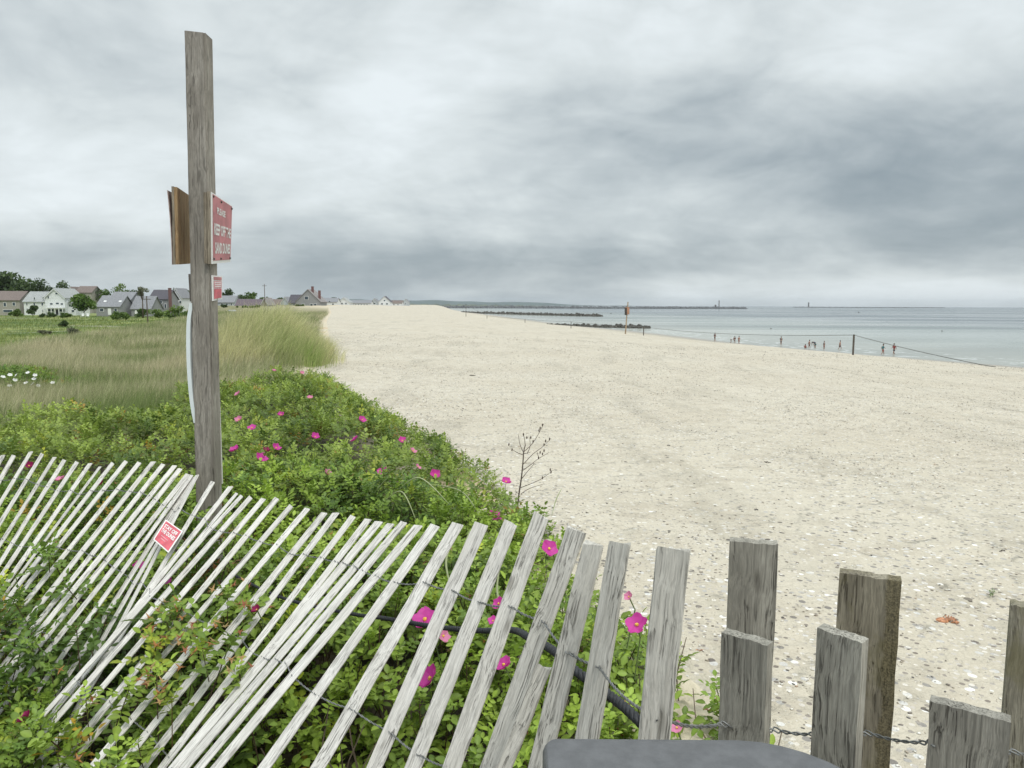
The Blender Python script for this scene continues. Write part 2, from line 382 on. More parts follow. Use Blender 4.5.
def comp_leaf(hi, n=3, rng=random):
    LV, LT = leaflet(hi); Vs = []; Ts = []; sh = []; k = 0
    def add(M_, pos, s):
        nonlocal k
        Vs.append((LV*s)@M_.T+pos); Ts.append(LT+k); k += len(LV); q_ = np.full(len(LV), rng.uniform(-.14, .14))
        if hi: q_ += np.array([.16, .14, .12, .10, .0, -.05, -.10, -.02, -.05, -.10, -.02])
        sh.append(q_)
    L = .085
    for i in range(n):
        t = (.28+.62*i/(n)) ; x = L*t; z = .012*math.sin(t*2.6)-.02*t*t
        for s in (1, -1):
            add(rotz(s*R(62+rng.uniform(-10, 10)))@rotx(s*R(rng.uniform(5, 28)))@roty(R(rng.uniform(-5, 22))), [x, 0, z], .029*rng.uniform(.85, 1.15)*(.8+.3*t))
    add(rotz(R(rng.uniform(-8, 8)))@roty(R(rng.uniform(0, 25))), [L*.92, 0, -.008], .035)
    # rachis
    nb = len(np.concatenate(Vs)); w_ = .0012
    Vs.append(np.array([[-.005,w_,-.002],[-.005,-w_,-.002],[L*.95,-w_*.5,-.008],[L*.95,w_*.5,-.008]])); Ts.append(np.array([[0,1,2],[0,2,3]])+nb); sh.append(np.full(4, .1))
    return np.concatenate(Vs), np.concatenate(Ts), np.concatenate(sh)
def rosette(hi, nl, seed):
    rng = random.Random(seed); Vs = []; Ts = []; S = []; k = 0
    for i in range(nl):
        V, T, s = comp_leaf(hi, 3 if rng.random() < .75 else 2, rng)
        h = i/nl
        M_ = rotz(i*2.399+rng.uniform(-.3, .3))@roty(-R(18+52*h+rng.uniform(-14, 14)))@rotx(R(rng.uniform(-25, 25)))
        sz = (1.15-.5*h)
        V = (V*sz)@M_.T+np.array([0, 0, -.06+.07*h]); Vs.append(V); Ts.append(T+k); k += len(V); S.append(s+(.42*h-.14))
    # stem
    if hi:
        ang = [0, 2.1, 4.2]; st = np.array([[.002*math.cos(a_), .002*math.sin(a_), z] for z in (-.30, .01) for a_ in ang])
        Ts.append(np.array([[0,1,4],[0,4,3],[1,2,5],[1,5,4],[2,0,3],[2,3,5]])+k); Vs.append(st); S.append(np.full(6, 9.))
    return np.concatenate(Vs), np.concatenate(Ts), np.concatenate(S)
ROS_HI = [rosette(True, 6, s) for s in range(8)]
ROS_LO = [rosette(False, 5, s+50) for s in range(8)]
def scatter(name, pts, protos, base_cols, mat, size=(.85, 1.2), tilt=.5, extra=None):
    """pts: list of (x,y,z[,scale]) ; colour chosen per rosette"""
    pts = np.asarray(pts, float); n = len(pts); k = 0
    VV = []; TT = []; AA = []
    which = RS.randint(0, len(protos), n)
    for p in range(len(protos)):
        idx = np.where(which == p)[0]
        if not len(idx): continue
        V, T, S = protos[p]; m_ = len(idx)
        a = RS.rand(m_)*6.283; tx = (RS.rand(m_)-.5)*2*tilt; ty = (RS.rand(m_)-.5)*2*tilt; s = size[0]+(size[1]-size[0])*RS.rand(m_)
        if pts.shape[1] > 3: s = s*pts[idx, 3]
        ca, sa = np.cos(a)*s, np.sin(a)*s
        X = V[None, :, 0]*ca[:, None]-V[None, :, 1]*sa[:, None]; Yv = V[None, :, 0]*sa[:, None]+V[None, :, 1]*ca[:, None]; Zv = V[None, :, 2]*s[:, None]
        X2 = X+Zv*tx[:, None]; Y2 = Yv+Zv*ty[:, None]; Z2 = Zv-X*tx[:, None]-Yv*ty[:, None]
        W = np.stack([X2+pts[idx, 0][:, None], Y2+pts[idx, 1][:, None], Z2+pts[idx, 2][:, None]], -1).reshape(-1, 3)
        T2 = (T[None]+(np.arange(m_)*len(V))[:, None, None]+k).reshape(-1, 3); k += len(W)
        pn = fbm(pts[idx, 0]*1.3, pts[idx, 1]*1.3, 3)
        f_ = np.clip(RS.rand(m_)*.85+pn*1.6+.05, 0, 1)[:, None, None]
        c0, c1 = np.array(base_cols[0]), np.array(base_cols[1])
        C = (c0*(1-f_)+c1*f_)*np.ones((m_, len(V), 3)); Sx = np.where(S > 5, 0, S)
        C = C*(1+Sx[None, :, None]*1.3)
        C[:, S > 5] = (.12, .08, .05)
        rd = RS.rand(m_) < (.02 if size[1] > 1.2 else .004); C[rd] = C[rd]*np.array([1.5, .7, .6])
        yl = RS.rand(m_) < .05; C[yl] = C[yl]*np.array([1.3, 1.1, .8])
        VV.append(W); TT.append(T2); AA.append(np.clip(C, .004, .9).reshape(-1, 3))
    return np.concatenate(VV), np.concatenate(TT), np.concatenate(AA)
MLEAF = leafmat('rose_leaf', .32, .45)
def canopy(x, y):
    x = np.asarray(x, float); y = np.asarray(y, float)
    e = edge(y); r = e-x
    return H(x, y)+(.20+.20*np.clip(y/8, 0, 1)+fbm(x*1.1, y*1.1, 3)*.42+fbm(x*4, y*4, 2)*.14)*np.clip(.25+r*.9, .25, 1)-.27*np.clip((2.7-y)/.5, 0, 1)*np.clip((-x-.2)/.4, 0, 1)

# ------------------------------------------------------------------ sand fence
MSLAT = wood('slat_wood', (.70, .685, .64), (.80, .79, .755), (.14, .125, .10), 1, .75)
MWIRE = simple('fence_wire_steel', (.21, .215, .21), .5, .3, 60, metal=.4)
SL = [(3.5,455.4),(14.3,455.4),(30.6,451.7),(42.3,453.7),(54.7,457),(65,460),(77.5,462),(90,463.5),(100,466.7),(112.7,462.8),(126.3,461),
      (139.5,462.4),(153.2,461.7),(163.6,464.3),(174.7,465.6),(180.6,469),(187.7,474)]
SL = [(a_, b_, -float(np.interp(a_, [3, 30, 54, 65, 77, 90, 100, 112, 126, 140, 153, 164, 175, 188], [.55, .6, .627, .63, .667, .70, .74, .77, .80, .815, .79, .80, .815, .79]))) for a_, b_ in SL]
SL = [(-34,452,-.48),(-21,454,-.50),(-8,454,-.53)]+SL
SL += [(191.2,475,-.71),(192.8,477,-.63),(194.5,479,-.57),(197,475,-.51),(213,482,-.6),(230.7,486.5,-.78),(237,493.6,-.84),(241.5,495.6,-.90),(251,497,-.88),
       (263.4,498.5,-.85),(277,498.5,-.82),(291.5,506,-.86),(307.7,509,-.84),(324,512.8,-.8),(335.7,512.8,-.75),(352.7,516,-.755),(368.3,519.3,-.765),
       (378.7,521.5,-.83),(390.5,523.6,-.84),(404.4,522.6,-.84),(418.4,525.8,-.835),(435.6,525.8,-.71),(458,523.6,-.574),(481.8,524,-.44),
       (510.8,522.6,-.4),(542,516,-.36),(576,530,-.36),(594,545,-.25),(619,544,-.17),(674,549,-.10)]
THIN = {100: .55, 237: .5, 241.5: .7, 191.2: .85, 192.8: .8, 194.5: .75, 197: .7}
def DT(x): return float(np.interp(x, [-40, 0, 100, 150, 200, 250, 300, 350, 400, 435, 458, 482, 510, 542, 577, 594, 619, 674], [3.95, 3.8, 3.5, 3.3, 3.1, 2.9, 2.7, 2.5, 2.28, 2.1, 1.97, 1.84, 1.69, 1.52, 1.36, 1.22, 1.12, .78]))
def RT(x): return float(np.interp(x, [0, 400, 460, 510, 577, 619, 674], [.69, .71, .75, .82, .9, .96, 1.0]))
slats = []
for (tx, ty, s) in SL:
    Dt = DT(tx)+random.uniform(-.012, .012); Db = max(Dt*RT(tx), Dt-.86); T = P(tx, ty, Dt); L = (1.2 if tx > 300 else 1.32)+random.uniform(-.015, .015)
    lo, hi = 10, 3000
    for _ in range(40):
        t = (lo+hi)/2; B = P(tx+s*t, ty+t, Db)
        if (B-T).length < L: lo = t
        else: hi = t
    slats.append((T, B, tx))
fence = empty('sand_fence', slats[20][1].copy(), 'leaning white picket and wire sand fence lying over the rose bushes', 'fence')
finv = Matrix.Translation(-Vector(fence.location))
runs = []
for i in range(len(slats)):
    a_ = slats[max(i-3, 0)]; b_ = slats[min(i+3, len(slats)-1)]
    runs.append(((b_[0]-a_[0])*.6+(b_[1]-a_[1])*.4).normalized())
frames = []
def slat_mesh(L, wd, th, rag, seed):
    rng = random.Random(seed); bm = bmesh.new(); n = 26; rings = []
    wob = [rng.uniform(-1, 1) for _ in range(6)]; k0 = rng.uniform(.94, 1.05)
    for i in range(n+1):
        t = i/n; z = -L*t
        sx = .0012*math.sin(t*5+wob[0]*3)+.0006*wob[1]*math.sin(t*23); sy = .0015*math.sin(t*4+wob[2]*3)
        ww = wd*k0*(1+.035*math.sin(t*9+wob[3]*3)+rag*.04*rng.uniform(-1, 1)); c_ = .0016
        hw, ht = ww/2, th/2
        prof = [(-hw+c_, -ht), (hw*.3, -ht*(1+.05*rng.uniform(-1,1))), (hw-c_, -ht), (hw, -ht+c_), (hw, ht-c_), (hw-c_, ht), (-hw+c_, ht), (-hw, ht-c_), (-hw, -ht+c_)]
        rings.append([bm.verts.new((sx+p[0], sy+p[1], z+(rag*rng.uniform(-.0045, .0045) if i == 0 else 0)+(.004*wob[4]*p[0]/hw if i == 0 else 0))) for p in prof])
    m_ = 9
    for i in range(n):
        for k in range(m_): bm.faces.new((rings[i][k], rings[i][(k+1) % m_], rings[i+1][(k+1) % m_], rings[i+1][k]))
    bm.faces.new(rings[0][::-1]); bm.faces.new(rings[-1])
    return bm
samples = []
for i, (T, B, tx) in enumerate(slats):
    ax = (B-T); L = ax.length; z = -ax.normalized(); r_ = runs[i]; x = (r_-z*r_.dot(z)).normalized(); y = z.cross(x)
    if x.x < 0: x, y = -x, -y
    wd = .0385*random.uniform(.95, 1.04)*float(np.interp(tx, [150, 290, 420], [.70, .72, 1.]))
    tgt = float(np.interp(tx, [0, 150, 250, 350, 405, 435, 458, 482, 510, 542, 577, 594, 619, 674], [3.8, 3.9, 4.3, 5.6, 6.8, 9.2, 11.6, 13.6, 15.5, 17.5, 18, 20, 22, 37]))*random.uniform(.93, 1.07)*THIN.get(tx, 1)
    mid = T.lerp(B, .12); pa = proj(T.lerp(B, .05)); pb = proj(T.lerp(B, .25)); sx_, sy_ = pb[0]-pa[0], pb[1]-pa[1]; sl_ = math.hypot(sx_, sy_); best = None
    for q in range(-60, 61, 3):
        a_ = R(q); xx = x*math.cos(a_)+y*math.sin(a_); q0 = proj(mid-xx*wd/2); q1 = proj(mid+xx*wd/2)
        wpx_ = abs((q1[0]-q0[0])*sy_-(q1[1]-q0[1])*sx_)/sl_; sc_ = abs(wpx_-tgt)+(2.5 if xx.y > .05 else 0)+abs(q)*.004
        if best is None or sc_ < best[0]: best = (sc_, a_)
    tw = best[1]+random.uniform(-.05, .05); x, y = x*math.cos(tw)+y*math.sin(tw), y*math.cos(tw)-x*math.sin(tw)
    Mx = Matrix((x, y, z)).transposed().to_4x4(); Mx.translation = T
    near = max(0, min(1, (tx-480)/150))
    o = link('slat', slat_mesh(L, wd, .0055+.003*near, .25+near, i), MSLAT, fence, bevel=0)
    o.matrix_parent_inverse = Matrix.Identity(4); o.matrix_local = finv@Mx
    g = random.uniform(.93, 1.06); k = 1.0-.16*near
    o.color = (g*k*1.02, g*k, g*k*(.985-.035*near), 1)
    frames.append((T, B, x, y, z, L))
    for s in np.linspace(0, 1, 40):
        q = T.lerp(B, s); px, py, dd = proj(q); samples.append((px, py, q.y))
# extra broken lath lying against the near slats
o = link('slat', slat_mesh(.75, .026, .009, 1.2, 99), MSLAT, fence)
T = P(545, 668, 1.24); B = P(470, 850, 1.15); z = (T-B).normalized(); x = (Vector((1, -.4, 0))-z*Vector((1, -.4, 0)).dot(z)).normalized(); y = z.cross(x)
Mx = Matrix((x, y, z)).transposed().to_4x4(); Mx.translation = T; o.matrix_local = finv@Mx; o.color = (.72, .70, .66, 1)
samples = np.array(samples)
def slat_depth(px, py):
    d_ = (samples[:, 0]-px)**2+(samples[:, 1]-py)**2; i = d_.argmin(); return samples[i, 2], math.sqrt(d_[i])
# wires: two strands twisted, one passing in front of each slat, one behind
FE = [.15, .43, .72, 1.0]
def wire_pts(dist, ph, tail=()):
    nodes = [(fr[0].lerp(fr[1], min(dist*(1+.28*i/len(frames))/fr[5]+random.Random(i*7+int(dist*100)).uniform(-.008, .008), .97)), fr[3], fr[4]) for i, fr in enumerate(frames)]
    for q in tail: nodes.append((q, Vector((0, 1, 0)), Vector((0, 0, 1))))
    out = []
    for i in range(len(nodes)-1):
        a_, ya, za = nodes[i]; b_, yb, zb = nodes[i+1]
        L = (b_-a_).length; half = max(1, int(L/.016)); half += (half % 2 == 0)
        ns = max(8, min(40, half*4))
        for k in range(ns):
            t = k/ns; p = a_.lerp(b_, t); yv = ya.lerp(yb, t); zv = za.lerp(zb, t)
            edge_ = max(0, 1-min(t, 1-t)*L/.024); rr = .0013+(.0072-.0013)*edge_
            an = ph+math.pi*half*t
            p = p+yv*math.cos(an)*rr+zv*math.sin(an)*.0014+Vector((0, 0, -.012*math.sin(math.pi*t)*min(1, L*3)))
            out.append(p)
        ph += math.pi*half
    out.append(nodes[-1][0]+Vector((0, 0, .001)))
    return out
TAIL = [P(723, 724, .93), P(776, 730, .99), P(820, 734, .93), P(868, 733, 1.0), P(931, 743, .9), P(1015, 752, .93), P(1080, 760, 1.0)]
for wi, dd in enumerate(FE):
    for ph in (0, math.pi):
        bm = bmesh.new(); pts = wire_pts(dd, ph, TAIL if wi == 0 else ())
        tube(bm, [p-Vector(fence.location) for p in pts], .00125, 5)
        link('wire', bm, MWIRE, fence, smooth=True)

# ------------------------------------------------------------------ black rope behind the pickets
MROPE = simple('black_rope', (.022, .024, .028), .6, .4, 120)
key = [(236,576,2.75),(268,592,2.62),(300,603,2.5),(353,614,2.3),(383,618,2.18),(415,623.5,2.06),(447,628,1.93),(480,630.6,1.8),(512,630,1.66),(530,638,1.50),(551,649,1.40),(576,671,1.28),(608,694,1.22),(634,716,1.14),(665,750,1.08),(690,800,1.02)]
def smooth_path(ps, n):
    ps = [Vector(p) for p in ps]; out = []
    for i in range(len(ps)-1):
        p0, p1, p2, p3 = ps[max(i-1, 0)], ps[i], ps[i+1], ps[min(i+2, len(ps)-1)]
        for k in range(n):
            t = k/n; out.append(.5*((2*p1)+(p2-p0)*t+(2*p0-5*p1+4*p2-p3)*t*t+(3*p1-p0-3*p2+p3)*t**3))
    out.append(ps[-1]); return out
cen = smooth_path([P(*k) for k in key], 30)
bm = bmesh.new()
for ph in (0, 2.094, 4.189):
    pts = []; s = 0
    for i, p in enumerate(cen):
        if i: s += (p-cen[i-1]).length
        t = (cen[min(i+1, len(cen)-1)]-cen[max(i-1, 0)]).normalized(); a_ = t.cross(Vector((0, 0, 1))).normalized(); b_ = t.cross(a_)
        an = ph+s*2*math.pi/.034; pts.append(p+(a_*math.cos(an)+b_*math.sin(an))*(.0026+.0016*min(1, i/len(cen)*1.5)))
    nn_ = len(pts); tube(bm, pts, [.0032+.0018*min(1, i_/nn_*1.5) for i_ in range(nn_)], 6)
rope = tag(link('rope', bm, MROPE, smooth=True), 'thick black twisted rope running behind the white fence pickets', 'rope')

# ------------------------------------------------------------------ grey posts and boards at right
MPOST = wood('weathered_board', (.25, .24, .21), (.42, .405, .36), (.065, .058, .048), 1.0, .85)
MMOSS = wood('mossy_post', (.22, .20, .16), (.36, .335, .275), (.06, .05, .035), 1.0, .8, moss=(.155, .14, .06))
def board(name, pl, pr, d, th, label, cat, mat, group=None, tilt_d=0, col=(1,1,1), rag=.6, seed=0):
    """pl, pr: top left / top right pixels at distance d (right corner at d+tilt_d)"""
    A = P(pl[0], pl[1], d); r_ = ray(*pr); Bq = C0+r_*((A.z-CAMZ)/r_.z)
    x = Vector((Bq.x-A.x, Bq.y-A.y, 0)); wd = x.length; x.normalize(); y = Vector((0, 0, 1)).cross(x)
    base = 4.6; rng = random.Random(seed); org = Vector((A.x, A.y, base)); bm = bmesh.new()
    n, m_ = 30, 10; zt = [A.z-base, Bq.z-base]
    def ring(z_fn, i):
        pr_ = []
        for k in range(m_+1):
            u = k/m_; zz_ = z_fn(u); jl = .0016*rng.uniform(-1, 1)*rag
            pr_.append((u*wd+(jl if k in (0, m_) else 0), -0.0005*rng.random()*rag, zz_))
        for k in range(m_, -1, -1):
            u = k/m_; pr_.append((u*wd, th, z_fn(u)))
        return [bm.verts.new(p) for p in pr_]
    rj = [rng.uniform(-.002, .002)*rag for _ in range(m_+2)]
    rings = []
    for i in range(n+1):
        t = i/n
        rings.append(ring(lambda u: (zt[0]*(1-u)+zt[1]*u+(rj[int(u*m_)] if i == n else 0))*t, i))
    q = len(rings[0])
    for i in range(n):
        for k in range(q): bm.faces.new((rings[i][k], rings[i][(k+1) % q], rings[i+1][(k+1) % q], rings[i+1][k]))
    bm.faces.new(rings[0][::-1])
    top = rings[-1]
    for k in range(m_): bm.faces.new((top[k], top[k+1], top[q-2-k], top[q-1-k]))
    o = link(name, bm, mat)
    o.matrix_world = Matrix((x, y, Vector((0, 0, 1)))).transposed().to_4x4(); o.location = org
    o.color = col+(1,)
    return tag(o, label, cat, group)
G = 'weathered posts and boards at the right end of the fence'
board('wooden_post', (730, 541), (778, 545), 1.12, .022, 'tall narrow grey board standing behind a shorter slant-topped board', 'post', MPOST, G, .02, (1.12,1.1,1.06), seed=3)
board('wooden_board', (722, 632), (768, 646), .95, .018, 'short grey board with slanted top in front of the tall narrow board', 'board', MPOST, G, .03, (1.08,1.07,1.04), seed=4)
board('wooden_post', (839.5, 573), (901.5, 582), 1.12, .024, 'thick mossy square post with a brown-green right edge', 'post', MMOSS, G, .035, (1.05,1.02,.95), seed=5)
board('wooden_board', (817, 628), (862, 643), .93, .02, 'short grey board with slanted top in front of the mossy post', 'board', MPOST, G, .03, (1.1,1.09,1.06), seed=6)
board('wooden_board', (930, 701), (1011, 722), .90, .02, 'wide low grey board at the bottom right corner', 'board', MPOST, G, .03, (1.0,.99,.97), seed=7)
board('wooden_post', (1011, 605), (1062, 614), .97, .024, 'grey mossy post cut by the right edge of the picture', 'post', MMOSS, G, .03, (1.1,1.1,1.06), seed=8)

# ------------------------------------------------------------------ trash can
can = empty('trash_can', (.15, .36, 4.93), 'dark grey plastic bin lid with rounded corners below the fence', 'trash can')
MCAN = simple('grey_plastic', (.108, .110, .114), .48, .14, 60, bump=.15)
def rrect(x0, y0, x1, y1, rr, n=8):
    pts = []
    for (cx, cy, a0, r_) in ((x1-rr[0], y1-rr[0], 0, rr[0]), (x0+rr[1], y1-rr[1], 90, rr[1]), (x0+rr[2], y0+rr[2], 180, rr[2]), (x1-rr[3], y0+rr[3], 270, rr[3])):
        for k in range(n+1):
            a_ = R(a0+90*k/n); pts.append((cx+r_*math.cos(a_), cy+r_*math.sin(a_)))
    return pts
def loft(rings_, mat, name, parent):
    bm = bmesh.new(); rs = [[bm.verts.new(p) for p in r_] for r_ in rings_]; n = len(rs[0])
    for i in range(len(rs)-1):
        for k in range(n): bm.faces.new((rs[i][k], rs[i][(k+1) % n], rs[i+1][(k+1) % n], rs[i+1][k]))
    bm.faces.new(rs[0][::-1]); bm.faces.new(rs[-1]); return link(name, bm, mat, parent, smooth=True)
ZT = P(650, 735.5, .62).z-4.93
x0, y0, x1, y1 = .028-.15, .10-.36, .30-.15, .62-.36
rg = []
for dz, ins in ((-.05, .004), (-.05, 0), (-.008, 0), (-.004, .0015), (-.001, .004), (0, .009)):
    rg.append([(p[0], p[1], ZT+dz-.02*max(0, p[0]-.02)) for p in rrect(x0+ins, y0+ins, x1-ins, y1-ins, [max(.01, r_-ins) for r_ in (.10, .014, .05, .05)])])
lid = loft(rg, MCAN, 'lid', can)
for p in lid.data.polygons:
    if abs(p.normal.z) > .9: p.use_smooth = False
loft([[(p[0], p[1], z) for p in rrect(x0+i_, y0+i_, x1-i_, y1-i_, (.08, .03, .05, .05))] for z, i_ in ((0, .035), (ZT-.051, .012))], MCAN, 'body', can)

# ------------------------------------------------------------------ sign post and signs
MPW = wood('post_wood', (.27, .245, .21), (.40, .37, .325), (.08, .068, .052), .55, .55, usecol=False, bumpd=.004)
Pt = P(198.6, 35, 3.34); Pb = P(209.3, 505, 3.34); ax = (Pt-Pb).normalized(); Pg = Pb-ax*((Pb.z-4.8)/ax.z)
z = ax; x = (Vector((1, 0, 0))); x = (x-z*x.dot(z)).normalized(); y = z.cross(x)
bm = bmesh.new(); Lp = (Pt-Pg).length; hw = .0440
box(bm, -hw, -hw, 0, hw, hw, Lp)
bmesh.ops.bevel(bm, geom=[e_ for e_ in bm.edges if abs(e_.verts[0].co.z-e_.verts[1].co.z) > 1], offset=.006, segments=2, affect='EDGES')
bmesh.ops.subdivide_edges(bm, edges=[e_ for e_ in bm.edges if abs(e_.verts[0].co.z-e_.verts[1].co.z) > 1], cuts=20)
for v_ in bm.verts:
    if v_.co.z > Lp-.01: v_.co.z += -.004*v_.co.x/hw+random.uniform(-.0012, .0012)
    v_.co.x += random.uniform(-.0005, .0005)
post = link('sign_post', bm, MPW); Mx = Matrix((x, y, z)).transposed().to_4x4(); Mx.translation = Pg; post.matrix_world = Mx
tag(post, 'tall square weathered wooden post carrying red signs', 'post')
MPLY = wood('plywood_edge', (.25, .21, .155), (.37, .32, .25), (.10, .07, .045), .6, .5, usecol=False)
MRUST = wood('plywood_stained', (.30, .18, .085), (.42, .30, .17), (.22, .075, .03), .4, .6, usecol=False)
MRED = simple('faded_red_paint', (.46, .17, .18), .5, .2, 12)
MPINK = simple('faded_pink_paint', (.62, .30, .33), .5, .12, 40)
MWHT = simple('white_sign_paint', (.78, .77, .75), .5, .05, 20)
MWR = simple('bright_red_paint', (.56, .10, .13), .5, .22, 30)
MDK = simple('dark_screw', (.05, .045, .04), .5, .2, 50)
def quadpt(Q, u, v_): return (Q[0].lerp(Q[1], u)).lerp(Q[3].lerp(Q[2], u), v_)      # Q: TL TR BR BL
def qnormal(Q): return ((Q[1]-Q[0]).cross(Q[3]-Q[0])).normalized()
def panel(name, Q, u0, v0, u1, v1, off, th, mat, parent, towards):
    n_ = qnormal(Q); n_ = n_ if n_.dot(towards) > 0 else -n_
    bm = bmesh.new(); nn = 6; fr = []; bk = []
    for j in range(nn+1):
        for i in range(nn+1):
            p = quadpt(Q, u0+(u1-u0)*i/nn, v0+(v1-v0)*j/nn)
            fr.append(bm.verts.new(p+n_*off)); bk.append(bm.verts.new(p+n_*(off-th)))
    ix = lambda i, j: j*(nn+1)+i
    for j in range(nn):
        for i in range(nn):
            for L_ in (fr, bk): bm.faces.new((L_[ix(i,j)], L_[ix(i+1,j)], L_[ix(i+1,j+1)], L_[ix(i,j+1)]))
    for i in range(nn):
        for a_, b_ in (((i,0),(i+1,0)), ((i,nn),(i+1,nn)), ((0,i),(0,i+1)), ((nn,i),(nn,i+1))):
            bm.faces.new((fr[ix(*a_)], fr[ix(*b_)], bk[ix(*b_)], bk[ix(*a_)]))
    return link(name, bm, mat, parent)
def text_on(name, txt, Q, uc, vc, wid, hgt, off, mat, parent, towards):
    cu = bpy.data.curves.new('t', 'FONT'); cu.body = txt; cu.align_x = 'CENTER'; cu.offset = .03; cu.resolution_u = 3
    to = bpy.data.objects.new('t', cu); COL.objects.link(to); bpy.context.view_layer.update()
    me = bpy.data.meshes.new_from_object(to.evaluated_get(bpy.context.evaluated_depsgraph_get())); bpy.data.objects.remove(to)
    n_ = qnormal(Q); n_ = n_ if n_.dot(towards) > 0 else -n_
    xs = [v_.co.x for v_ in me.vertices]; ys = [v_.co.y for v_ in me.vertices]; sx = max(xs)-min(xs); sy = max(ys)-min(ys); mx_, my_ = (max(xs)+min(xs))/2, (max(ys)+min(ys))/2
    for v_ in me.vertices:
        u = uc+(v_.co.x-mx_)/sx*wid; vv = vc-(v_.co.y-my_)/sy*hgt; v_.co = quadpt(Q, u, vv)+n_*off
    me.materials.clear(); me.materials.append(mat); me.name = name
    o = bpy.data.objects.new(name, me); COL.objects.link(o); o.parent = parent; return o
def rebase(root):
    loc = Vector(root.location)
    for c_ in root.children: 
        if c_.type == 'MESH': c_.data.transform(Matrix.Translation(-loc))
toR = Vector((1, -.4, 0))
Q = [P(211.6, 192, 3.28), P(232.3, 206, 3.60), P(230.5, 262, 3.60), P(212.2, 264, 3.28)]
sg = empty('warning_sign', quadpt(Q, 0, 1), 'large faded red sign on plywood fixed to the right of the tall post', 'sign', 'red signs')
panel('plywood_panel', Q, -.01, -.005, 1, 1.0, -.0045, .014, MPLY, sg, toR)
panel('plywood_panel', Q, -.02, .01, .98, .995, -.020, .012, MPLY, sg, toR)
panel('sign_face', Q, 0, 0, 1, 1, 0, .004, MWHT, sg, toR)
panel('red_field', Q, .04, .02, .97, .955, .002, .001, MRED, sg, toR)
text_on('lettering', 'PLEASE', Q, .42, .22, .40, .10, .0035, MWHT, sg, toR)
text_on('lettering', 'KEEP OFF THE', Q, .5, .50, .84, .17, .0035, MWHT, sg, toR)
text_on('lettering', 'SAND DUNES', Q, .52, .77, .80, .17, .0035, MWHT, sg, toR)
for u_, v_ in ((.06,.05),(.42,.06),(.95,.06),(.06,.93),(.42,.93),(.93,.93)):
    c_ = quadpt(Q, u_, v_); bm = bmesh.new(); bmesh.ops.create_icosphere(bm, subdivisions=1, radius=.0058, matrix=Matrix.Translation(c_+toR.normalized()*.003)); link('screw', bm, MDK, sg)
rebase(sg)
Q = [P(212.3, 275.3, 3.30), P(222.2, 276.3, 3.46), P(222.0, 299, 3.46), P(212.8, 301, 3.30)]
sg = empty('notice_sign', quadpt(Q, 0, 1), 'small faded pink and white notice on the tall post below the large sign', 'sign', 'red signs')
panel('sign_face', Q, 0, 0, 1, 1, 0, .004, MWHT, sg, toR)
panel('red_field', Q, .12, .05, .9, .18, .002, .001, MRED, sg, toR)
panel('pink_field', Q, .12, .22, .9, .52, .002, .001, MPINK, sg, toR)
panel('red_field', Q, .12, .54, .9, .93, .002, .001, MWR, sg, toR)
for k in range(3): panel('text_line', Q, .2, .27+k*.08, .8, .30+k*.08, .003, .0008, MWHT, sg, toR)
rebase(sg)
# board on the left of the post, seen from behind
toL = Vector((-1, -.2, 0))
Q = [P(177.0, 187, 3.26), P(192.5, 197.5, 3.60), P(192.5, 263.5, 3.60), P(178.6, 264.5, 3.26)]
sg = empty('warning_sign', quadpt(Q, 0, 1), 'stained orange-brown plywood sign seen from behind, left of the tall post', 'sign', 'red signs')
panel('plywood_panel', Q, 0, 0, 1, 1, 0.012, .012, MRUST, sg, toL)
panel('plywood_panel', Q, -.005, -.005, 1, 1, .022, .0095, MPLY, sg, toL)
bm = bmesh.new(); g0 = []
n_ = qnormal(Q); n_ = n_ if n_.dot(toL) > 0 else -n_
for th_ in (0, .003):
    for j in range(9):
        for i in range(2):
            v1_ = j/8; cur = .013*(1-v1_)**2.2
            g0.append(bm.verts.new(quadpt(Q, -.01+i*1.0, .05+v1_*.955)+n_*(.0235+cur*(1-i)+th_)))
for k in (0, 18):
    for j in range(8): bm.faces.new((g0[k+2*j], g0[k+2*j+1], g0[k+2*j+3], g0[k+2*j+2]))
for j in range(8):
    bm.faces.new((g0[2*j], g0[2*j+2], g0[18+2*j+2], g0[18+2*j]))
link('sign_sheet', bm, simple('sign_sheet_back', (.30, .22, .19), .6, .3, 30), sg); rebase(sg)
Q = [P(188.3, 274, 3.33), P(192, 275, 3.5), P(192, 301, 3.5), P(189.8, 301.5, 3.33)]
sg = empty('notice_sign', quadpt(Q, 0, 1), 'small dark notice seen edge-on at the left side of the tall post', 'sign', 'red signs')
panel('sign_face', Q, 0, 0, 1, 1, 0, .006, simple('sign_back', (.16, .14, .12), .6), sg, toL); rebase(sg)
# bowed white marker strips
def strip(name, key, wdir, wlen, th, mat, label):
    pts = smooth_path([P(*k) for k in key], 8); bm = bmesh.new(); wd = Vector(wdir).normalized(); rows_ = []
    org = pts[-1].copy()
    side = Vector((1, 0, 0))
    for p in pts:
        p = p-org; rows_.append([bm.verts.new(q) for q in (p, p+side*th, p+side*th+wd*wlen, p+wd*wlen)])
    for i in range(len(rows_)-1):
        for k in range(4): bm.faces.new((rows_[i][k], rows_[i][(k+1) % 4], rows_[i+1][(k+1) % 4], rows_[i+1][k]))
    bm.faces.new(rows_[0]); bm.faces.new(rows_[-1])
    o = link(name, bm, mat); o.location = org; return tag(o, label, 'marker strip', 'white plastic strips on the tall post')
MPLW = simple('white_plastic', (.74, .80, .80), .4, .05, 10)
strip('plastic_strip', [(189.4,303,3.30),(186.6,322,3.30),(186.2,350,3.30),(187.6,380,3.30),(190.2,405,3.30),(193.6,423,3.30)], (.12, 1, 0), .09, .017, MPLW, 'thin white plastic strip bowed away from the left side of the post')
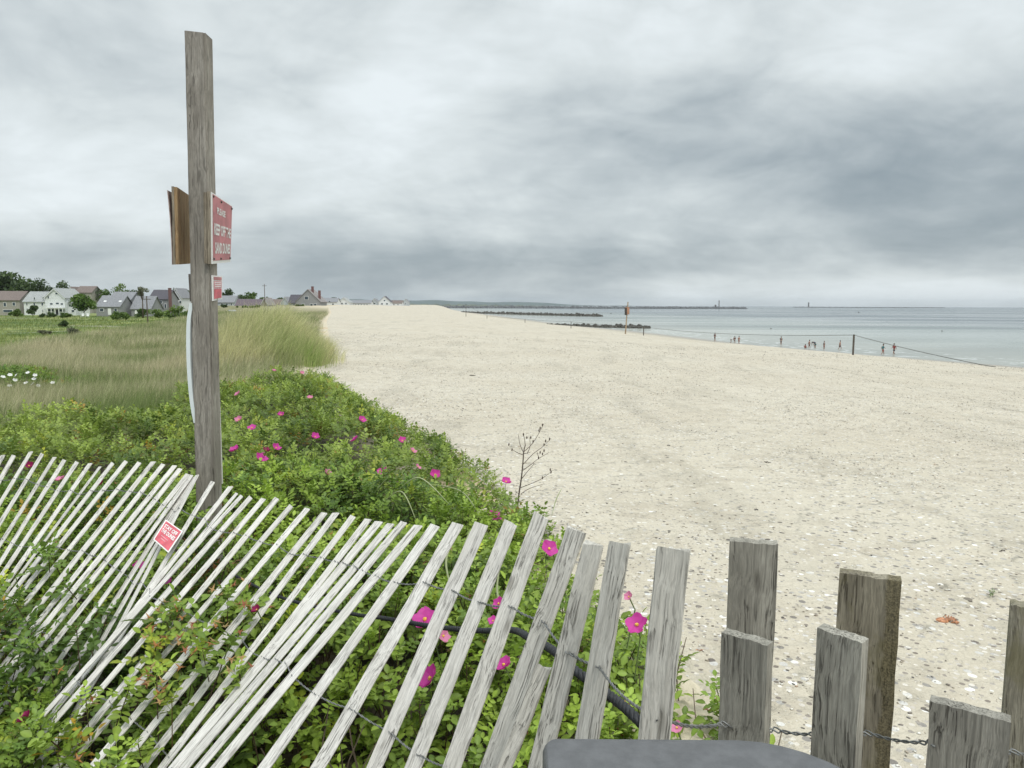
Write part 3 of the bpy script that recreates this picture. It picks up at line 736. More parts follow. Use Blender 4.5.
strip('plastic_strip', [(213.2,302,3.385),(215.0,350,3.385),(216.9,400,3.385),(218.7,450,3.385),(219.9,484,3.385)], (.02, 1, 0), .012, .010, simple('pale_batten', (.60, .585, .53), .6), 'narrow pale strip fixed flat along the right side of the post')
# sign on the fence
Q0 = []
for (px, py) in ((165.8, 519.5), (182.8, 531.5), (168.4, 552.8), (153.2, 539.5)):
    Q0.append(P(px, py, 3.0-(py-519)*.0042))
tc_ = Vector((0, -1, .4)); sg = empty('fence_sign', Q0[3], 'small square red and white sign tilted on the white sand fence', 'sign', 'red signs')
d0 = min(slat_depth(*proj(q)[:2])[0] for q in Q0); sh_ = []
for q in Q0:
    dd_ = slat_depth(*proj(q)[:2])[0]; sh_.append(dd_-q.y)
adj = min(sh_)-.03
Q0 = [C0+(q-C0)*((q.y+adj)/q.y) for q in Q0]; sg.location = Q0[3]
panel('sign_face', Q0, 0, 0, 1, 1, 0, .003, MWHT, sg, tc_)
panel('red_field', Q0, .06, .05, .94, .95, .0015, .001, MWR, sg, tc_)
text_on('lettering', 'STAY OFF', Q0, .5, .24, .74, .17, .0028, MWHT, sg, tc_)
text_on('lettering', 'THE DUNES', Q0, .5, .45, .78, .17, .0028, MWHT, sg, tc_)
for k, wd in ((0, .42), (1, .26)): panel('text_line', Q0, .45-wd/2, .64+k*.1, .45+wd/2, .675+k*.1, .0028, .0008, MPINK, sg, tc_)
rebase(sg)

# ------------------------------------------------------------------ rose thicket
def rnd_points(n, x0, x1, y0, y1): return np.stack([RS.uniform(x0, x1, n), RS.uniform(y0, y1, n)], 1)
def visible(P3, m_=40):
    V = P3-np.array([0, 0, CAMZ]); f_ = V@np.array(fwd); px = 512+F*(V@np.array(rt))/f_; py = 384-F*(V@np.array(up))/f_
    return (f_ > .2) & (px > -m_) & (px < 1024+m_) & (py > -m_) & (py < 768+m_*2), px, py
OV = [(8,690,26,9),(10,735,34,17),(45,722,30,9),(60,755,40,16),(105,762,24,6),(60,672,22,5),(90,650,16,3),(98,695,16,3),(130,705,16,3),(160,642,20,4),(180,610,22,5),(222,597,13,2),(190,650,20,4),
      (222,650,16,3),(155,680,14,2),(47,558,8,2),(68,580,12,2),(20,602,12,3),(4,625,14,4),(25,645,20,5),(108,612,12,2),(82,634,10,1),(232,680,10,1),(135,745,14,2),(2,590,8,2),(172,705,8,1),(245,606,8,1)]
pts = rnd_points(4300, -4.3, 1.1, .9, 5.2)
cz = canopy(pts[:, 0], pts[:, 1]); ok = rosew(pts[:, 0], pts[:, 1]) | (pts[:, 1] < 2.5) & (pts[:, 0] < edge(pts[:, 1]))
lay = RS.rand(len(pts))**1.6*.28
P3 = np.stack([pts[:, 0], pts[:, 1], cz-lay+.02], 1); vis, px, py = visible(P3, 60); ok &= vis
keep = []
for i in np.where(ok)[0]:
    if px[i] < 700 and py[i] > 440:
        d_, q_ = slat_depth(px[i], py[i])
        if q_ < 26 and pts[i, 1] < d_+.10:
            P3[i, 2] -= .16
            px2, py2, _ = proj(P3[i]); d_, q_ = slat_depth(px2, py2)
            if q_ < 26 and pts[i, 1] < d_+.06 and not (px2 < 60 and py2 > 680): continue
        if pts[i, 1] < d_ and px[i] < 300 and py[i] < 700 and RS.rand() > .22: continue
    keep.append(i)
near_pts = np.concatenate([P3[keep], np.full((len(keep), 1), 1.12)], 1)
ov = []
for (cx, cy, rr, n_) in OV:
    for _ in range(max(1, int(n_*(1.0 if cx < 50 else .6)))):
        a_ = random.uniform(0, 6.28); r_ = rr*math.sqrt(random.random()); x_, y_ = cx+r_*math.cos(a_), cy+r_*math.sin(a_)*.8
        d_, _q = slat_depth(x_, y_); p = P(x_, y_, d_-random.uniform(.03, .12)); ov.append((p.x, p.y, p.z, .98))
for _ in range(34):
    p = P(random.uniform(186, 236), random.uniform(516, 640), random.uniform(3.0, 3.22)); ov.append((p.x, p.y, p.z, 1.0))
near_pts = np.concatenate([near_pts, np.array(ov)])
ROSECOL = ((.095, .165, .030), (.30, .41, .06))
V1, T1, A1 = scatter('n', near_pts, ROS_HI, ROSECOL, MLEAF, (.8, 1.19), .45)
pts = rnd_points(15000, -13, 1.0, 5.0, 21.5)
ok = rosew(pts[:, 0], pts[:, 1]) & (pts[:, 0] < edge(pts[:, 1])+.1)
pts = pts[ok]; lay = RS.rand(len(pts))**1.5*.20
P3 = np.stack([pts[:, 0], pts[:, 1], canopy(pts[:, 0], pts[:, 1])-lay], 1); vis, px, py = visible(P3, 30); P3 = P3[vis]
# sparse outlying sprigs on the sand
out = []
for (px_, py_, n_) in ((395,424,5),(412,430,4),(428,436,4),(440,440,5),(446,447,6),(402,443,5),(385,412,6),(372,402,5),(350,396,6),(362,405,5),(460,456,5),(478,466,5),(492,478,5),(340,385,4),(455,470,5)):
    for k in range(n_):
        x_, y_ = px_+random.uniform(-7, 7), py_+random.uniform(-3, 3); q = None
        dd = 4.85-6.5; D_ = 1.6*F/(y_-304)
        for _ in range(4):
            q = P(x_, y_, D_); D_ = (6.5-(float(H(q.x, q.y))+.10))/( (y_-304)/F )
        q = P(x_, y_, D_); out.append((q.x, q.y, q.z, .75))
P3 = np.concatenate([np.concatenate([P3, np.full((len(P3), 1), 1.22)], 1), np.array(out)])
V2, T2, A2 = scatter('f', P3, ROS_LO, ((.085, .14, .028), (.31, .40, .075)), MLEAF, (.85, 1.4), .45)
thicket = mesh_np('rose_thicket', np.concatenate([V1, V2]), np.concatenate([T1, T2+len(V1)]), 3, MLEAF, attr=np.concatenate([A1, A2]))
tag(thicket, 'low green rose bushes covering the dune beside the sand', 'rose thicket', kind='stuff')
# spent blooms (orange brown sepals)
VV = []; k = 0; AA = []
ovs = np.array([o_[:3] for o_ in ov if 540 < proj(o_[:3])[1] < 700 and 110 < proj(o_[:3])[0] < 270])
cand = np.concatenate([ovs, ovs+np.array([.02, -.02, .03]), near_pts[RS.rand(len(near_pts)) < .10][:, :3], P3[RS.rand(len(P3)) < .05][:, :3]])
for c_ in cand:
    for q_ in range(random.randint(1, 3)):
        b_ = np.array(c_)+np.array([random.gauss(0, .03), random.gauss(0, .03), random.uniform(.0, .035)])
        cc = random.choice([(.42, .19, .06), (.34, .24, .10), (.45, .28, .12), (.30, .11, .05)])
        for j in range(5):
            a_ = j*1.257+random.uniform(-.3, .3); l_ = random.uniform(.016, .026); e_ = random.uniform(-.6, .9)
            dv = np.array([math.cos(a_), math.sin(a_), e_])*l_; sd_ = np.array([-math.sin(a_), math.cos(a_), 0])*.0042
            VV += [b_+sd_, b_-sd_, b_+dv]; AA += [cc]*3
VV = np.array(VV); sep_ = mesh_np('spent_blooms', VV, np.arange(len(VV)).reshape(-1, 3), 3, MLEAF, attr=np.array(AA))
tag(sep_, 'orange-brown spent rose heads scattered through the rose leaves', 'spent blooms', kind='stuff')
# brown woody stems under the leaves
bm = bmesh.new()
for _ in range(420):
    x_ = random.uniform(-3.4, .9); y_ = random.uniform(1.0, 5)
    if x_ > float(edge(y_))-.05: continue
    z_ = float(H(x_, y_)); q = Vector((x_, y_, z_)); dr = Vector((random.uniform(-.5, .5), random.uniform(-.5, .5), 1)); L = random.uniform(.12, .24)
    pr_ = q+dr*L*.5+Vector((random.uniform(-.03, .03),)*3); pp = [q, pr_, q+dr*L]
    px_, py_, _ = proj(pp[2]); d_, qq = slat_depth(px_, py_)
    if qq < 20 and pp[2].y < d_+.03: continue
    tube(bm, pp, [.004, .003, .0018], 4, False)
tag(link('bare_stems', bm, simple('stem_bark', (.16, .12, .09), .8)), 'thin brown woody stems under the rose leaves', 'stems', kind='stuff')

# ------------------------------------------------------------------ rose flowers
MPET = leafmat('rose_petal', .35, .5); MSTA = simple('yellow_stamens', (.75, .5, .08), .7)
def cz_hit(px, py, lift=.03):
    r_ = ray(px, py); y_ = 1.2
    while y_ < 60:
        p = C0+r_*(y_/r_.y)
        g = float(canopy(p.x, p.y)) if (p.x < float(edge(p.y))+.3) else float(H(p.x, p.y))+.12
        if p.z < g+lift: return p
        y_ *= 1.006
    return P(px, py, 30)
def petal_mesh(col, rad, cup, seed, npet=5):
    rng = random.Random(seed); V = []; T = []; A = []
    for j in range(npet):
        a0 = j*2*math.pi/npet+rng.uniform(-.15, .15); cu = cup+rng.uniform(-.2, .25); k = len(V); nu, nv = 5, 4
        for v_ in range(nv+1):
            t = v_/nv; wd = rad*.62*math.sin(min(1, t*1.15+.12)*math.pi*.62)
            for u_ in range(nu):
                s_ = u_/(nu-1)*2-1; notch = (1-.2*(1-abs(s_))*(t > .9))*(1-.22*s_*s_*t)*(1+rng.uniform(-.06, .06)*t)
                rr = rad*t*notch; z_ = rr*math.sin(cu)*(.35+.5*t)+.12*rad*s_*s_*t+rng.uniform(-.04, .04)*rad*t; x_ = rr*math.cos(cu*.7); y_ = s_*wd
                V.append((x_*math.cos(a0)-y_*math.sin(a0), x_*math.sin(a0)+y_*math.cos(a0), z_)); sh = 1.0-.3*(t < .2)+rng.uniform(-.1, .1); A.append([c_*sh for c_ in col])
        for v_ in range(nv):
            for u_ in range(nu-1): q = k+v_*nu+u_; T.append((q, q+1, q+nu+1, q+nu))
    return np.array(V), np.array(T), np.array(A)
MAG = (.66, .07, .40); PNK = (.74, .27, .45); DRK = (.36, .03, .13); PAL = (.70, .33, .42)
def flower(px, py, wpx, col, label, d=None, cup=.55, group='magenta roses blooming in the dune thicket', parent=None, name='rose_flower', cat='flower'):
    p = P(px, py, d) if d else cz_hit(px, py); rad = max(.011, min(.05, wpx/F*p.y/2*1.32)); i_ = int(px*7+py)
    rr = Vector((random.uniform(-.8, .8), random.uniform(-.75, -.15), .8)).normalized(); cup += random.uniform(-.15, .25)
    Mx = rr.to_track_quat('Z', 'Y').to_matrix().to_4x4()
    V, T, A = petal_mesh(col, rad, cup, i_)
    if parent is None:
        e_ = empty(name, p, label, cat, group); e_.matrix_world = Matrix.Translation(p)@Mx
        a_ = mesh_np('petals', V, T, 4, MPET, e_, A, smooth=True)
        bm = bmesh.new(); bmesh.ops.create_icosphere(bm, subdivisions=2, radius=rad*.15, matrix=Matrix.Translation((0, 0, rad*.08)))
        for v_ in bm.verts: v_.co *= random.uniform(.85, 1.15)
        link('stamens', bm, MSTA, e_)
        bm = bmesh.new(); tube(bm, [(0, 0, 0), (0, -.01, -.05), Mx.to_3x3().inverted()@Vector((0, 0.02, -.16))], [.0022, .0018, .0018], 4)
        link('stem', bm, simple('green_stem', (.10, .15, .04), .6) if 'green_stem' not in bpy.data.materials else bpy.data.materials['green_stem'], e_)
        return e_
    V = V@np.array(Mx.to_3x3()).T+np.array(p-Vector(parent.location))
    return mesh_np(name, V, T, 4, MPET, parent, A, smooth=True)
FL = [(274,371,11,PNK,'pink rose farthest back, at the edge of the dune grass'),(302,373,7,PNK,'small pink rose right of the farthest bloom by the sand'),
 (238,394,8,PNK,'small pink rose just right of the tall post, beside the grass'),(310,398,8,PNK,'small pale rose high in the thicket below the grass mound'),
 (281,415,11,MAG,'magenta rose in the middle of the far thicket'),(239,420,10,PNK,'pink rose close to the right side of the tall post'),
 (252,428,10,MAG,'magenta rose below and right of the pink one by the post'),(315,437,12,MAG,'magenta rose facing up in the centre of the thicket'),
 (362,420,9,MAG,'magenta rose near the sandy edge with bare sand beyond'),(355,440,14,MAG,'wide magenta rose below the one by the sandy edge'),
 (402,441,12,MAG,'upright magenta rose at the sand margin'),(413,451,7,PNK,'small pink rose just below the upright one at the sand'),
 (235,450,10,MAG,'magenta rose beside the tall post at mid height'),(276,448,12,MAG,'magenta rose of a close pair right of the post'),
 (266,451,7,DRK,'dark rosebud touching the left of a magenta pair'),(261,459,14,MAG,'wide magenta rose below the pair right of the post'),
 (328,474,9,PAL,'pale pink rose among brown heads above the fence'),(383,472,13,MAG,'large magenta rose above the middle of the fence'),
 (435,475,19,MAG,'double-wide magenta rose beside arching grass blades'),(418,467,6,PNK,'tiny pink rose left of the double-wide bloom'),
 (506,482,12,MAG,'magenta rose at the foot of the dry twiggy stem'),(494,517,14,MAG,'magenta rose just above the fence tops near the sand'),
 (549,549,15,MAG,'magenta rose between pickets close to the sand'),(29,466,8,DRK,'dark pink rose behind the leftmost pickets'),
 (60,480,9,PNK,'pink rose behind the pickets at far left'),(101,484,8,DRK,'dusky rose behind the pickets left of the fence sign'),
 (139,567,11,MAG,'magenta rose below and left of the fence sign'),(166,582,10,MAG,'magenta rose below the fence sign between pickets'),
 (26,719,14,DRK,'dull red rosebud low in the bottom left leaves'),(257,610,9,DRK,'dark red bud with brown sepals on top of the pickets'),
 (425,620,22,MAG,'magenta rose behind the black rope in the middle'),(443,636,13,PNK,'pink rose below the black rope'),
 (431,679,24,MAG,'largest magenta rose, low between the near pickets'),(499,604,12,MAG,'magenta rose above the rope between near pickets'),
 (493,621,9,MAG,'small magenta rose just above the black rope'),(504,665,16,MAG,'magenta rose below the rope between near pickets'),
 (637,625,20,MAG,'bright magenta rose by the picket nearest the sand'),(629,597,9,PNK,'small pinkish bud above the bright rose at the sand'),
 (677,728,12,PNK,'reddish pink rose low beside the bin lid')]
near_d = {(139,567): 3.05, (166,582): 2.95, (26,719): 2.0, (257,610): None, (425,620): 2.45, (443,636): 2.3, (431,679): 1.95, (499,604): 2.15, (493,621): 2.05, (504,665): 1.75, (637,625): 1.85, (629,597): 2.0, (677,728): 1.65, (549,549): 2.6, (29,466): 4.6, (60,480): 4.3, (101,484): 4.0}
for (px_, py_, w_, c_, lb) in FL:
    dd = near_d.get((px_, py_))
    if (px_, py_) == (257, 610): dd = slat_depth(px_, py_)[0]-.06
    if (px_, py_) == (26, 719): dd = slat_depth(px_, py_)[0]-.22
    flower(px_, py_, w_, c_, lb, dd, cup=.9 if c_ is DRK else .5)

# ------------------------------------------------------------------ grasses
MGRASS = leafmat('beach_grass', .3, .6)
def blades(xy, hgt, wid, c0, c1, lean=(.35, .0), spread=.45, zoff=None, seg=3):
    n = len(xy); z0 = H(xy[:, 0], xy[:, 1])-.03
    h = hgt*(.6+.7*RS.rand(n)) if np.isscalar(hgt) else hgt*(.6+.7*RS.rand(n))
    a = RS.rand(n)*6.283; s = RS.rand(n)*spread
    dx_ = np.cos(a)*s+lean[0]; dy_ = np.sin(a)*s+lean[1]
    fa = RS.rand(n)*3.14; wx_, wy_ = np.cos(fa)*wid, np.sin(fa)*wid*.4
    V = []
    ts = [0, .4, .75, 1.0][:seg+1]
    for k, t in enumerate(ts):
        bx_ = xy[:, 0]+dx_*h*t**2.0; by_ = xy[:, 1]+dy_*h*t**2.0; bz = z0+h*t*(1-.22*t*np.minimum(1.5, np.hypot(dx_, dy_)))
        wd = 1-.75*t**1.5
        if t < 1: V += [np.stack([bx_-wx_*wd, by_-wy_*wd, bz], 1), np.stack([bx_+wx_*wd, by_+wy_*wd, bz], 1)]
        else: V += [np.stack([bx_, by_, bz], 1)]
    V = np.stack(V, 1); nv = V.shape[1]
    T = [[0,1,3],[0,3,2],[2,3,5],[2,5,4],[4,5,6]]
    T = (np.array(T)[None]+(np.arange(n)*nv)[:, None, None]).reshape(-1, 3)
    pn = fbm(xy[:, 0]*.35, xy[:, 1]*.35, 3)*2.4; f_ = np.clip(RS.rand(n)*.8+.15+pn, 0, 1)[:, None, None]
    C = np.array(c0)*(1-f_)+np.array(c1)*f_
    C = np.repeat(C, nv, 1)*(.6+.75*RS.rand(n))[:, None, None]
    return V.reshape(-1, 3), T, np.clip(C, .01, .9).reshape(-1, 3)
def gfield(n, y0, y1, rpad=2.5):
    y = y0+(y1-y0)*RS.rand(n); r_ = RS.rand(n)*(ridgew(y)+rpad); x = edge(y)-r_
    ok = ~rosew(x, y) & ((r_ > .3+1.2*vnoise(x*.8, y*.8))); x, y = x[ok], y[ok]
    P3 = np.stack([x, y, H(x, y)], 1); vis, _, _ = visible(P3, 40); return P3[vis][:, :2]
GG, GT = (.21, .275, .095), (.56, .52, .34)
parts = []
for (n_, ya, yb, hh_, ww_) in ((62000, 6.5, 16, .42, .0030), (70000, 16, 30, .45, .0050), (50000, 30, 60, .55, .010), (26000, 60, 130, .6, .022)):
    xy = gfield(n_, ya, yb); lf = .25+.2*fbm(xy[:, 0]*.2, xy[:, 1]*.2, 2)
    parts.append(blades(xy, hh_, ww_, GG, GT, (lf, -.05), .5))
def gather(parts):
    V = []; T = []; A = []; k = 0
    for v_, t_, a_ in parts: V.append(v_); T.append(t_+k); A.append(a_); k += len(v_)
    return np.concatenate(V), np.concatenate(T), np.concatenate(A)
V, T, A = gather(parts)
tag(mesh_np('dune_grass', V, T, 3, MGRASS, attr=A), 'pale green and tan beach grass covering the dune ridge', 'dune grass', kind='stuff')
# tall clump at the beach edge
n_ = 17000; a_ = RS.rand(n_)*6.283; q_ = np.sqrt(RS.rand(n_))*np.where(RS.rand(n_) < .14, 1.3, 1); xy = np.stack([-7.65+q_*np.cos(a_)*1.6, 23.6+q_*np.sin(a_)*3.8], 1)
hh_ = 1.16*(1-.38*q_**2)*(.8+.4*vnoise(xy[:, 0]*1.6, xy[:, 1]*1.6))
V, T, A = blades(xy, hh_, .0052, (.25, .36, .09), (.66, .63, .36), (.30, -.1), .55)
tag(mesh_np('tall_grass_clump', V, T, 3, MGRASS, attr=A), 'tall yellow-green grass mound leaning over the edge of the beach', 'grass clump')
# marsh grass
n_ = 60000; y_ = 26*np.exp(RS.rand(n_)*math.log(9.5)); x_ = -y_*RS.uniform(.30, .74, n_)
ok = (edge(y_)-x_ > ridgew(y_)+3); xy = np.stack([x_, y_], 1)[ok]; s_ = xy[:, 1]/60
V, T, A = blades(xy, .32*(.6+.5*s_**.5), .014*s_.clip(.5, 5)**.9, (.09, .155, .03), (.28, .31, .09), (.1, 0), .6)
tag(mesh_np('marsh_grass', V, T, 3, MGRASS, attr=A), 'bright green marsh plants below the dune at left', 'marsh grass', kind='stuff')
# arching blades in the thicket
bm = bmesh.new()
for (a_, b_, c_) in (((398,490),(420,478),(450,505)),((430,484),(462,492),(482,520)),((452,470),(480,468),(500,492)),((385,500),(402,492),(416,520)),((500,566),(497,590),(502,610)),((452,540),(446,562),(450,585)),((470,530),(462,556),(463,590)),((375,492),(383,483),(388,478)),((520,560),(512,575),(508,600)),((562,488),(556,500),(552,515))):
    q0 = cz_hit(*a_).y if a_[1] < 520 else 2.3; dd = q0*.98
    pts = smooth_path([P(a_[0], a_[1], dd), P(b_[0], b_[1], dd*.985), P(c_[0], c_[1], dd*.96)], 8)
    n_ = len(pts); tube(bm, pts, [max(.0008, .0045*math.sin(math.pi*(i+1)/(n_+1))) for i in range(n_)], 4)
tag(link('arching_grass', bm, simple('pale_grass', (.30, .34, .17), .6), smooth=True), 'pale arching grass blades rising out of the rose leaves', 'grass', kind='stuff')

# white rose bush at far left
p = P(18, 392, 16.5); p.z = float(H(p.x, p.y))
wb = empty('white_rose_bush', p, 'green bush with white blooms in the dune grass at far left', 'rose bush')
q_ = []
for _ in range(300):
    a_ = random.uniform(0, 6.28); r_ = math.sqrt(random.random()); q_.append((math.cos(a_)*r_*.85-.15, math.sin(a_)*r_*1.1, .08+.46*random.random()*(1-.5*r_*r_)))
for _ in range(40): q_.append((random.uniform(.5, 1.3), random.uniform(-.5, .5), random.uniform(.05, .25)))
V, T, A = scatter('w', np.array(q_), ROS_LO, ((.07, .14, .03), (.24, .36, .05)), MLEAF, (1, 1.4), .4)
mesh_np('foliage', V, T, 3, MLEAF, wb, A)
for (px_, py_) in ((3,377),(10,375),(16,375.5),(15,380),(9.5,386),(9,389.5),(26,383),(32.6,384),(28,373),(35,375.5),(34,379),(38,386),(52.5,383)):
    flower(px_, py_, 3.8, (.86, .86, .84), None, 15.6, .3, parent=wb, name='bloom')

# dry twiggy stem
MTW = simple('dry_stem', (.10, .075, .06), .8)
base = cz_hit(521, 497, .0); D_ = base.y*.99
tw = empty('dead_plant', P(519, 506, D_), 'dry brown twiggy stem standing at the sandy edge of the roses', 'dead plant')
def sp(*a_): return [P(480+x_*.15625, 400+y_*.15625, D_*(1+dd_)) for x_, y_, dd_ in a_]
def twig(name, a_, r0, r1):
    pts = smooth_path(a_, 4); bm = bmesh.new(); n_ = len(pts); tube(bm, [q-Vector(tw.location) for q in pts], [r0+(r1-r0)*i/(n_-1) for i in range(n_)], 5); link(name, bm, MTW, tw, smooth=True)
twig('stem', sp((235,740,0),(250,600,0),(265,500,0),(275,400,0),(280,330,0),(290,290,.002)), .007, .004)
for a_ in (sp((282,330,0),(330,285,.01),(370,225,.02),(410,150,.02)), sp((278,410,0),(340,345,.01),(400,300,.01),(455,245,.02)), sp((275,450,0),(330,410,0),(375,375,.01),(435,340,.01)), sp((270,500,0),(310,450,-.01),(350,405,-.01)),
          sp((262,560,0),(340,530,-.01),(400,500,-.01),(460,455,-.01)), sp((262,600,0),(320,565,.01),(400,540,.01)), sp((290,290,0),(285,250,.01),(278,215,.01)), sp((272,350,0),(235,335,-.01),(205,315,-.01)), sp((275,330,0),(255,280,.01),(245,220,.01)), sp((300,345,.005),(320,300,.01),(318,240,.01)), sp((378,375,0.01),(370,350,.01),(365,330,.01))):
    twig('branch', a_, .0032, .0014)
for (x_, y_) in ((378,195),(385,180),(400,160),(410,285),(420,262),(445,250),(400,345),(385,335),(410,325),(375,370),(455,460),(450,445),(278,220),(325,240),(400,498),(205,318),(185,285),(340,265),(300,240)):
    q = P(480+x_*.15625, 400+y_*.15625, D_*1.012)-Vector(tw.location); bm = bmesh.new(); bmesh.ops.create_icosphere(bm, subdivisions=1, radius=.008, matrix=Matrix.Translation(q)@Matrix.Diagonal((.8, .8, 1.7, 1))); link('seed_head', bm, MTW, tw)

# ------------------------------------------------------------------ pebbles and shells on the near sand
n_ = 125000
y_ = 2.2*np.exp(RS.rand(n_)**.58*math.log(24)); x_ = edge(y_)+RS.rand(n_)*(y_*.78-edge(y_))
dn = fbm(x_*.5, y_*.22, 4)+.5; ok = (RS.rand(n_) < np.clip((dn-.36)*2.6+.12, .08, 1)*np.clip(y_/8, .4, 1)) & (x_ > edge(y_)+.15)
x_, y_ = x_[ok], y_[ok]; n_ = len(x_); z_ = H(x_, y_)
s_ = (.0022+.0058*RS.rand(n_)**4.5)*(1+y_*.085)
O = np.array([[1,0,0],[.3,.8,.1],[-.8,.5,0],[-.7,-.6,0],[.4,-.8,0],[.1,0,.55],[0,0,-.4]])
TT_ = np.array([[0,1,5],[1,2,5],[2,3,5],[3,4,5],[4,0,5],[1,0,6],[2,1,6],[3,2,6],[4,3,6],[0,4,6]])
a_ = RS.rand(n_)*6.28; ca, sa = np.cos(a_), np.sin(a_); V = O[None]*(1+.25*(RS.rand(n_, 7, 3)-.5))*s_[:, None, None]*np.array([1.25, .85, .8])
V = np.stack([V[:, :, 0]*ca[:, None]-V[:, :, 1]*sa[:, None]+x_[:, None], V[:, :, 0]*sa[:, None]+V[:, :, 1]*ca[:, None]+y_[:, None], V[:, :, 2]+z_[:, None]+(s_*.25)[:, None]], -1).reshape(-1, 3)
T = (TT_[None]+(np.arange(n_)*7)[:, None, None]).reshape(-1, 3)
pal = np.array([(.80,.78,.72),(.70,.66,.58),(.22,.19,.16),(.30,.25,.20),(.42,.36,.28),(.15,.14,.13),(.50,.36,.26),(.60,.56,.48)]); A = np.repeat(pal[RS.choice(8, n_, p=[.17,.13,.18,.17,.14,.09,.04,.08])], 7, 0)
mp, N, b = newmat('pebble'); setin(N, b, Base_Color=N.n('ShaderNodeVertexColor', layer_name='tint').outputs[0], Roughness=.7)
tag(mesh_np('pebbles', V, T, 3, mp, attr=A), 'small pebbles and broken shells scattered over the sand', 'pebbles', kind='stuff')
def ground_hit(px, py):
    r_ = ray(px, py); y_ = 1.5
    while y_ < 2000:
        p = C0+r_*(y_/r_.y)
        if p.z < float(H(p.x, p.y)): return p
        y_ *= 1.003
    return p
# crab shell
p = ground_hit(945, 622); cs = empty('crab_shell', p, 'broken orange crab shell lying on the sand at right', 'crab shell'); MCR = simple('crab_orange', (.44, .20, .10), .5, .5, 60)
bm = bmesh.new(); bmesh.ops.create_uvsphere(bm, u_segments=14, v_segments=8, radius=.026, matrix=Matrix.Translation((-.015, 0, .008))@Matrix.Diagonal((1.25, .9, .55, 1)))
for v_ in bm.verts: v_.co += Vector((random.uniform(-1, 1), random.uniform(-1, 1), random.uniform(-1, 1)))*.002
link('carapace', bm, MCR, cs, smooth=True)
for k in range(7):
    a_ = -1.2+k*.42; bm = bmesh.new(); q = Vector((.01, 0, .01)); e_ = q+Vector((math.cos(a_)*.035, math.sin(a_)*.03, .014)); f_ = e_+Vector((math.cos(a_+.5)*.022, math.sin(a_+.5)*.02, -.02))
    tube(bm, [q, e_, f_], [.0035, .003, .001], 5); link('leg', bm, MCR, cs, smooth=True)
bm = bmesh.new(); tube(bm, [(.02, -.02, .008), (.045, -.03, .012), (.062, -.018, .008)], [.004, .006, .002], 6); link('claw', bm, MCR, cs, smooth=True)
# small weed and debris
p = ground_hit(992, 598); V, T, A = scatter('s', np.array([[0, 0, .035, .33], [.012, .01, .03, .25]]), ROS_HI, ((.10, .16, .04), (.2, .3, .08)), MLEAF, (.9, 1), .1)
o = mesh_np('beach_weed', V, T, 3, MLEAF, attr=A); o.location = p; tag(o, 'tiny green weed growing alone in the sand above the crab shell', 'weed')
MDB = simple('dark_seaweed', (.07, .06, .045), .8, .4, 40)
DB = [(472,376,6,'dark scrap of seaweed on the upper beach right of the grass mound'),(766,463,8,'dark strand of seaweed on the middle of the beach'),(585,513,5,'small dark pebble on the sand above the fence tops'),(1000,551,7,'dark driftwood chip on the sand at the right edge'),(670,446,6,'dark scrap of seaweed left of the strand on the middle beach'),(757,510,6,'thin dark strand on the sand below the middle of the beach'),(700,651,7,'rusty brown leaf on the sand beside the nearest picket')]
for (px_, py_, w_, lb) in DB:
    p = ground_hit(px_, py_); s_ = w_/F*p.y*.5; bm = bmesh.new()
    for k in range(4):
        c_ = Vector((random.uniform(-1, 1)*s_, random.uniform(-1, 1)*s_*.5, s_*.12)); pp = [c_+Vector((random.uniform(-1, 1), random.uniform(-.6, .6), random.uniform(0, .25)))*s_*.7 for _ in range(3)]
        tube(bm, smooth_path(pp, 3), s_*.11, 4)
    o = link('beach_debris', bm, MDB if 'rusty' not in lb else MCR, smooth=True); o.location = p; tag(o, lb, 'debris', 'dark scraps lying on the sand')

# ------------------------------------------------------------------ trees and shrubs
MTREE = leafmat('tree_leaf', .25, .6); MBARK = simple('bark', (.10, .08, .06), .9)
def clumpy(n, w_, d_, h_, z0, leaf, c0, c1, seed, lobes=9, flat=1.0):
    rs = np.random.RandomState(seed); L = []
    for k in range(lobes):
        a_ = rs.rand()*6.28; q_ = rs.rand()**.6; hz = rs.rand(); L.append((math.cos(a_)*q_*w_*.34*(1.1-.5*hz), math.sin(a_)*q_*d_*.34, z0+h_*(.22+.60*hz), (.16+.16*rs.rand())*min(w_, h_*1.5)))
    L = np.array(L); li = rs.randint(0, lobes, n); dr = rs.normal(size=(n, 3)); dr /= np.linalg.norm(dr, axis=1)[:, None]; rr = rs.rand(n)**.4
    C = L[li, :3]+dr*(L[li, 3]*rr)[:, None]*np.array([1, 1, .8*flat])
    C[:, 2] = np.maximum(C[:, 2], .05)
    u_ = rs.normal(size=(n, 3)); u_ /= np.linalg.norm(u_, axis=1)[:, None]; v_ = np.cross(u_, rs.normal(size=(n, 3))); v_ /= np.linalg.norm(v_, axis=1)[:, None]
    s_ = leaf*(.6+.8*rs.rand(n))[:, None]
    V = np.stack([C-u_*s_, C+v_*s_*.6, C+u_*s_, C-v_*s_*.6], 1).reshape(-1, 3)
    f_ = np.clip(rs.rand(lobes)[li[:n]]*.6+rs.rand(n)*.5, 0, 1)[:, None]; A = np.repeat(np.array(c0)*(1-f_)+np.array(c1)*f_, 4, 0)
    return V, np.arange(4*n).reshape(-1, 4), A
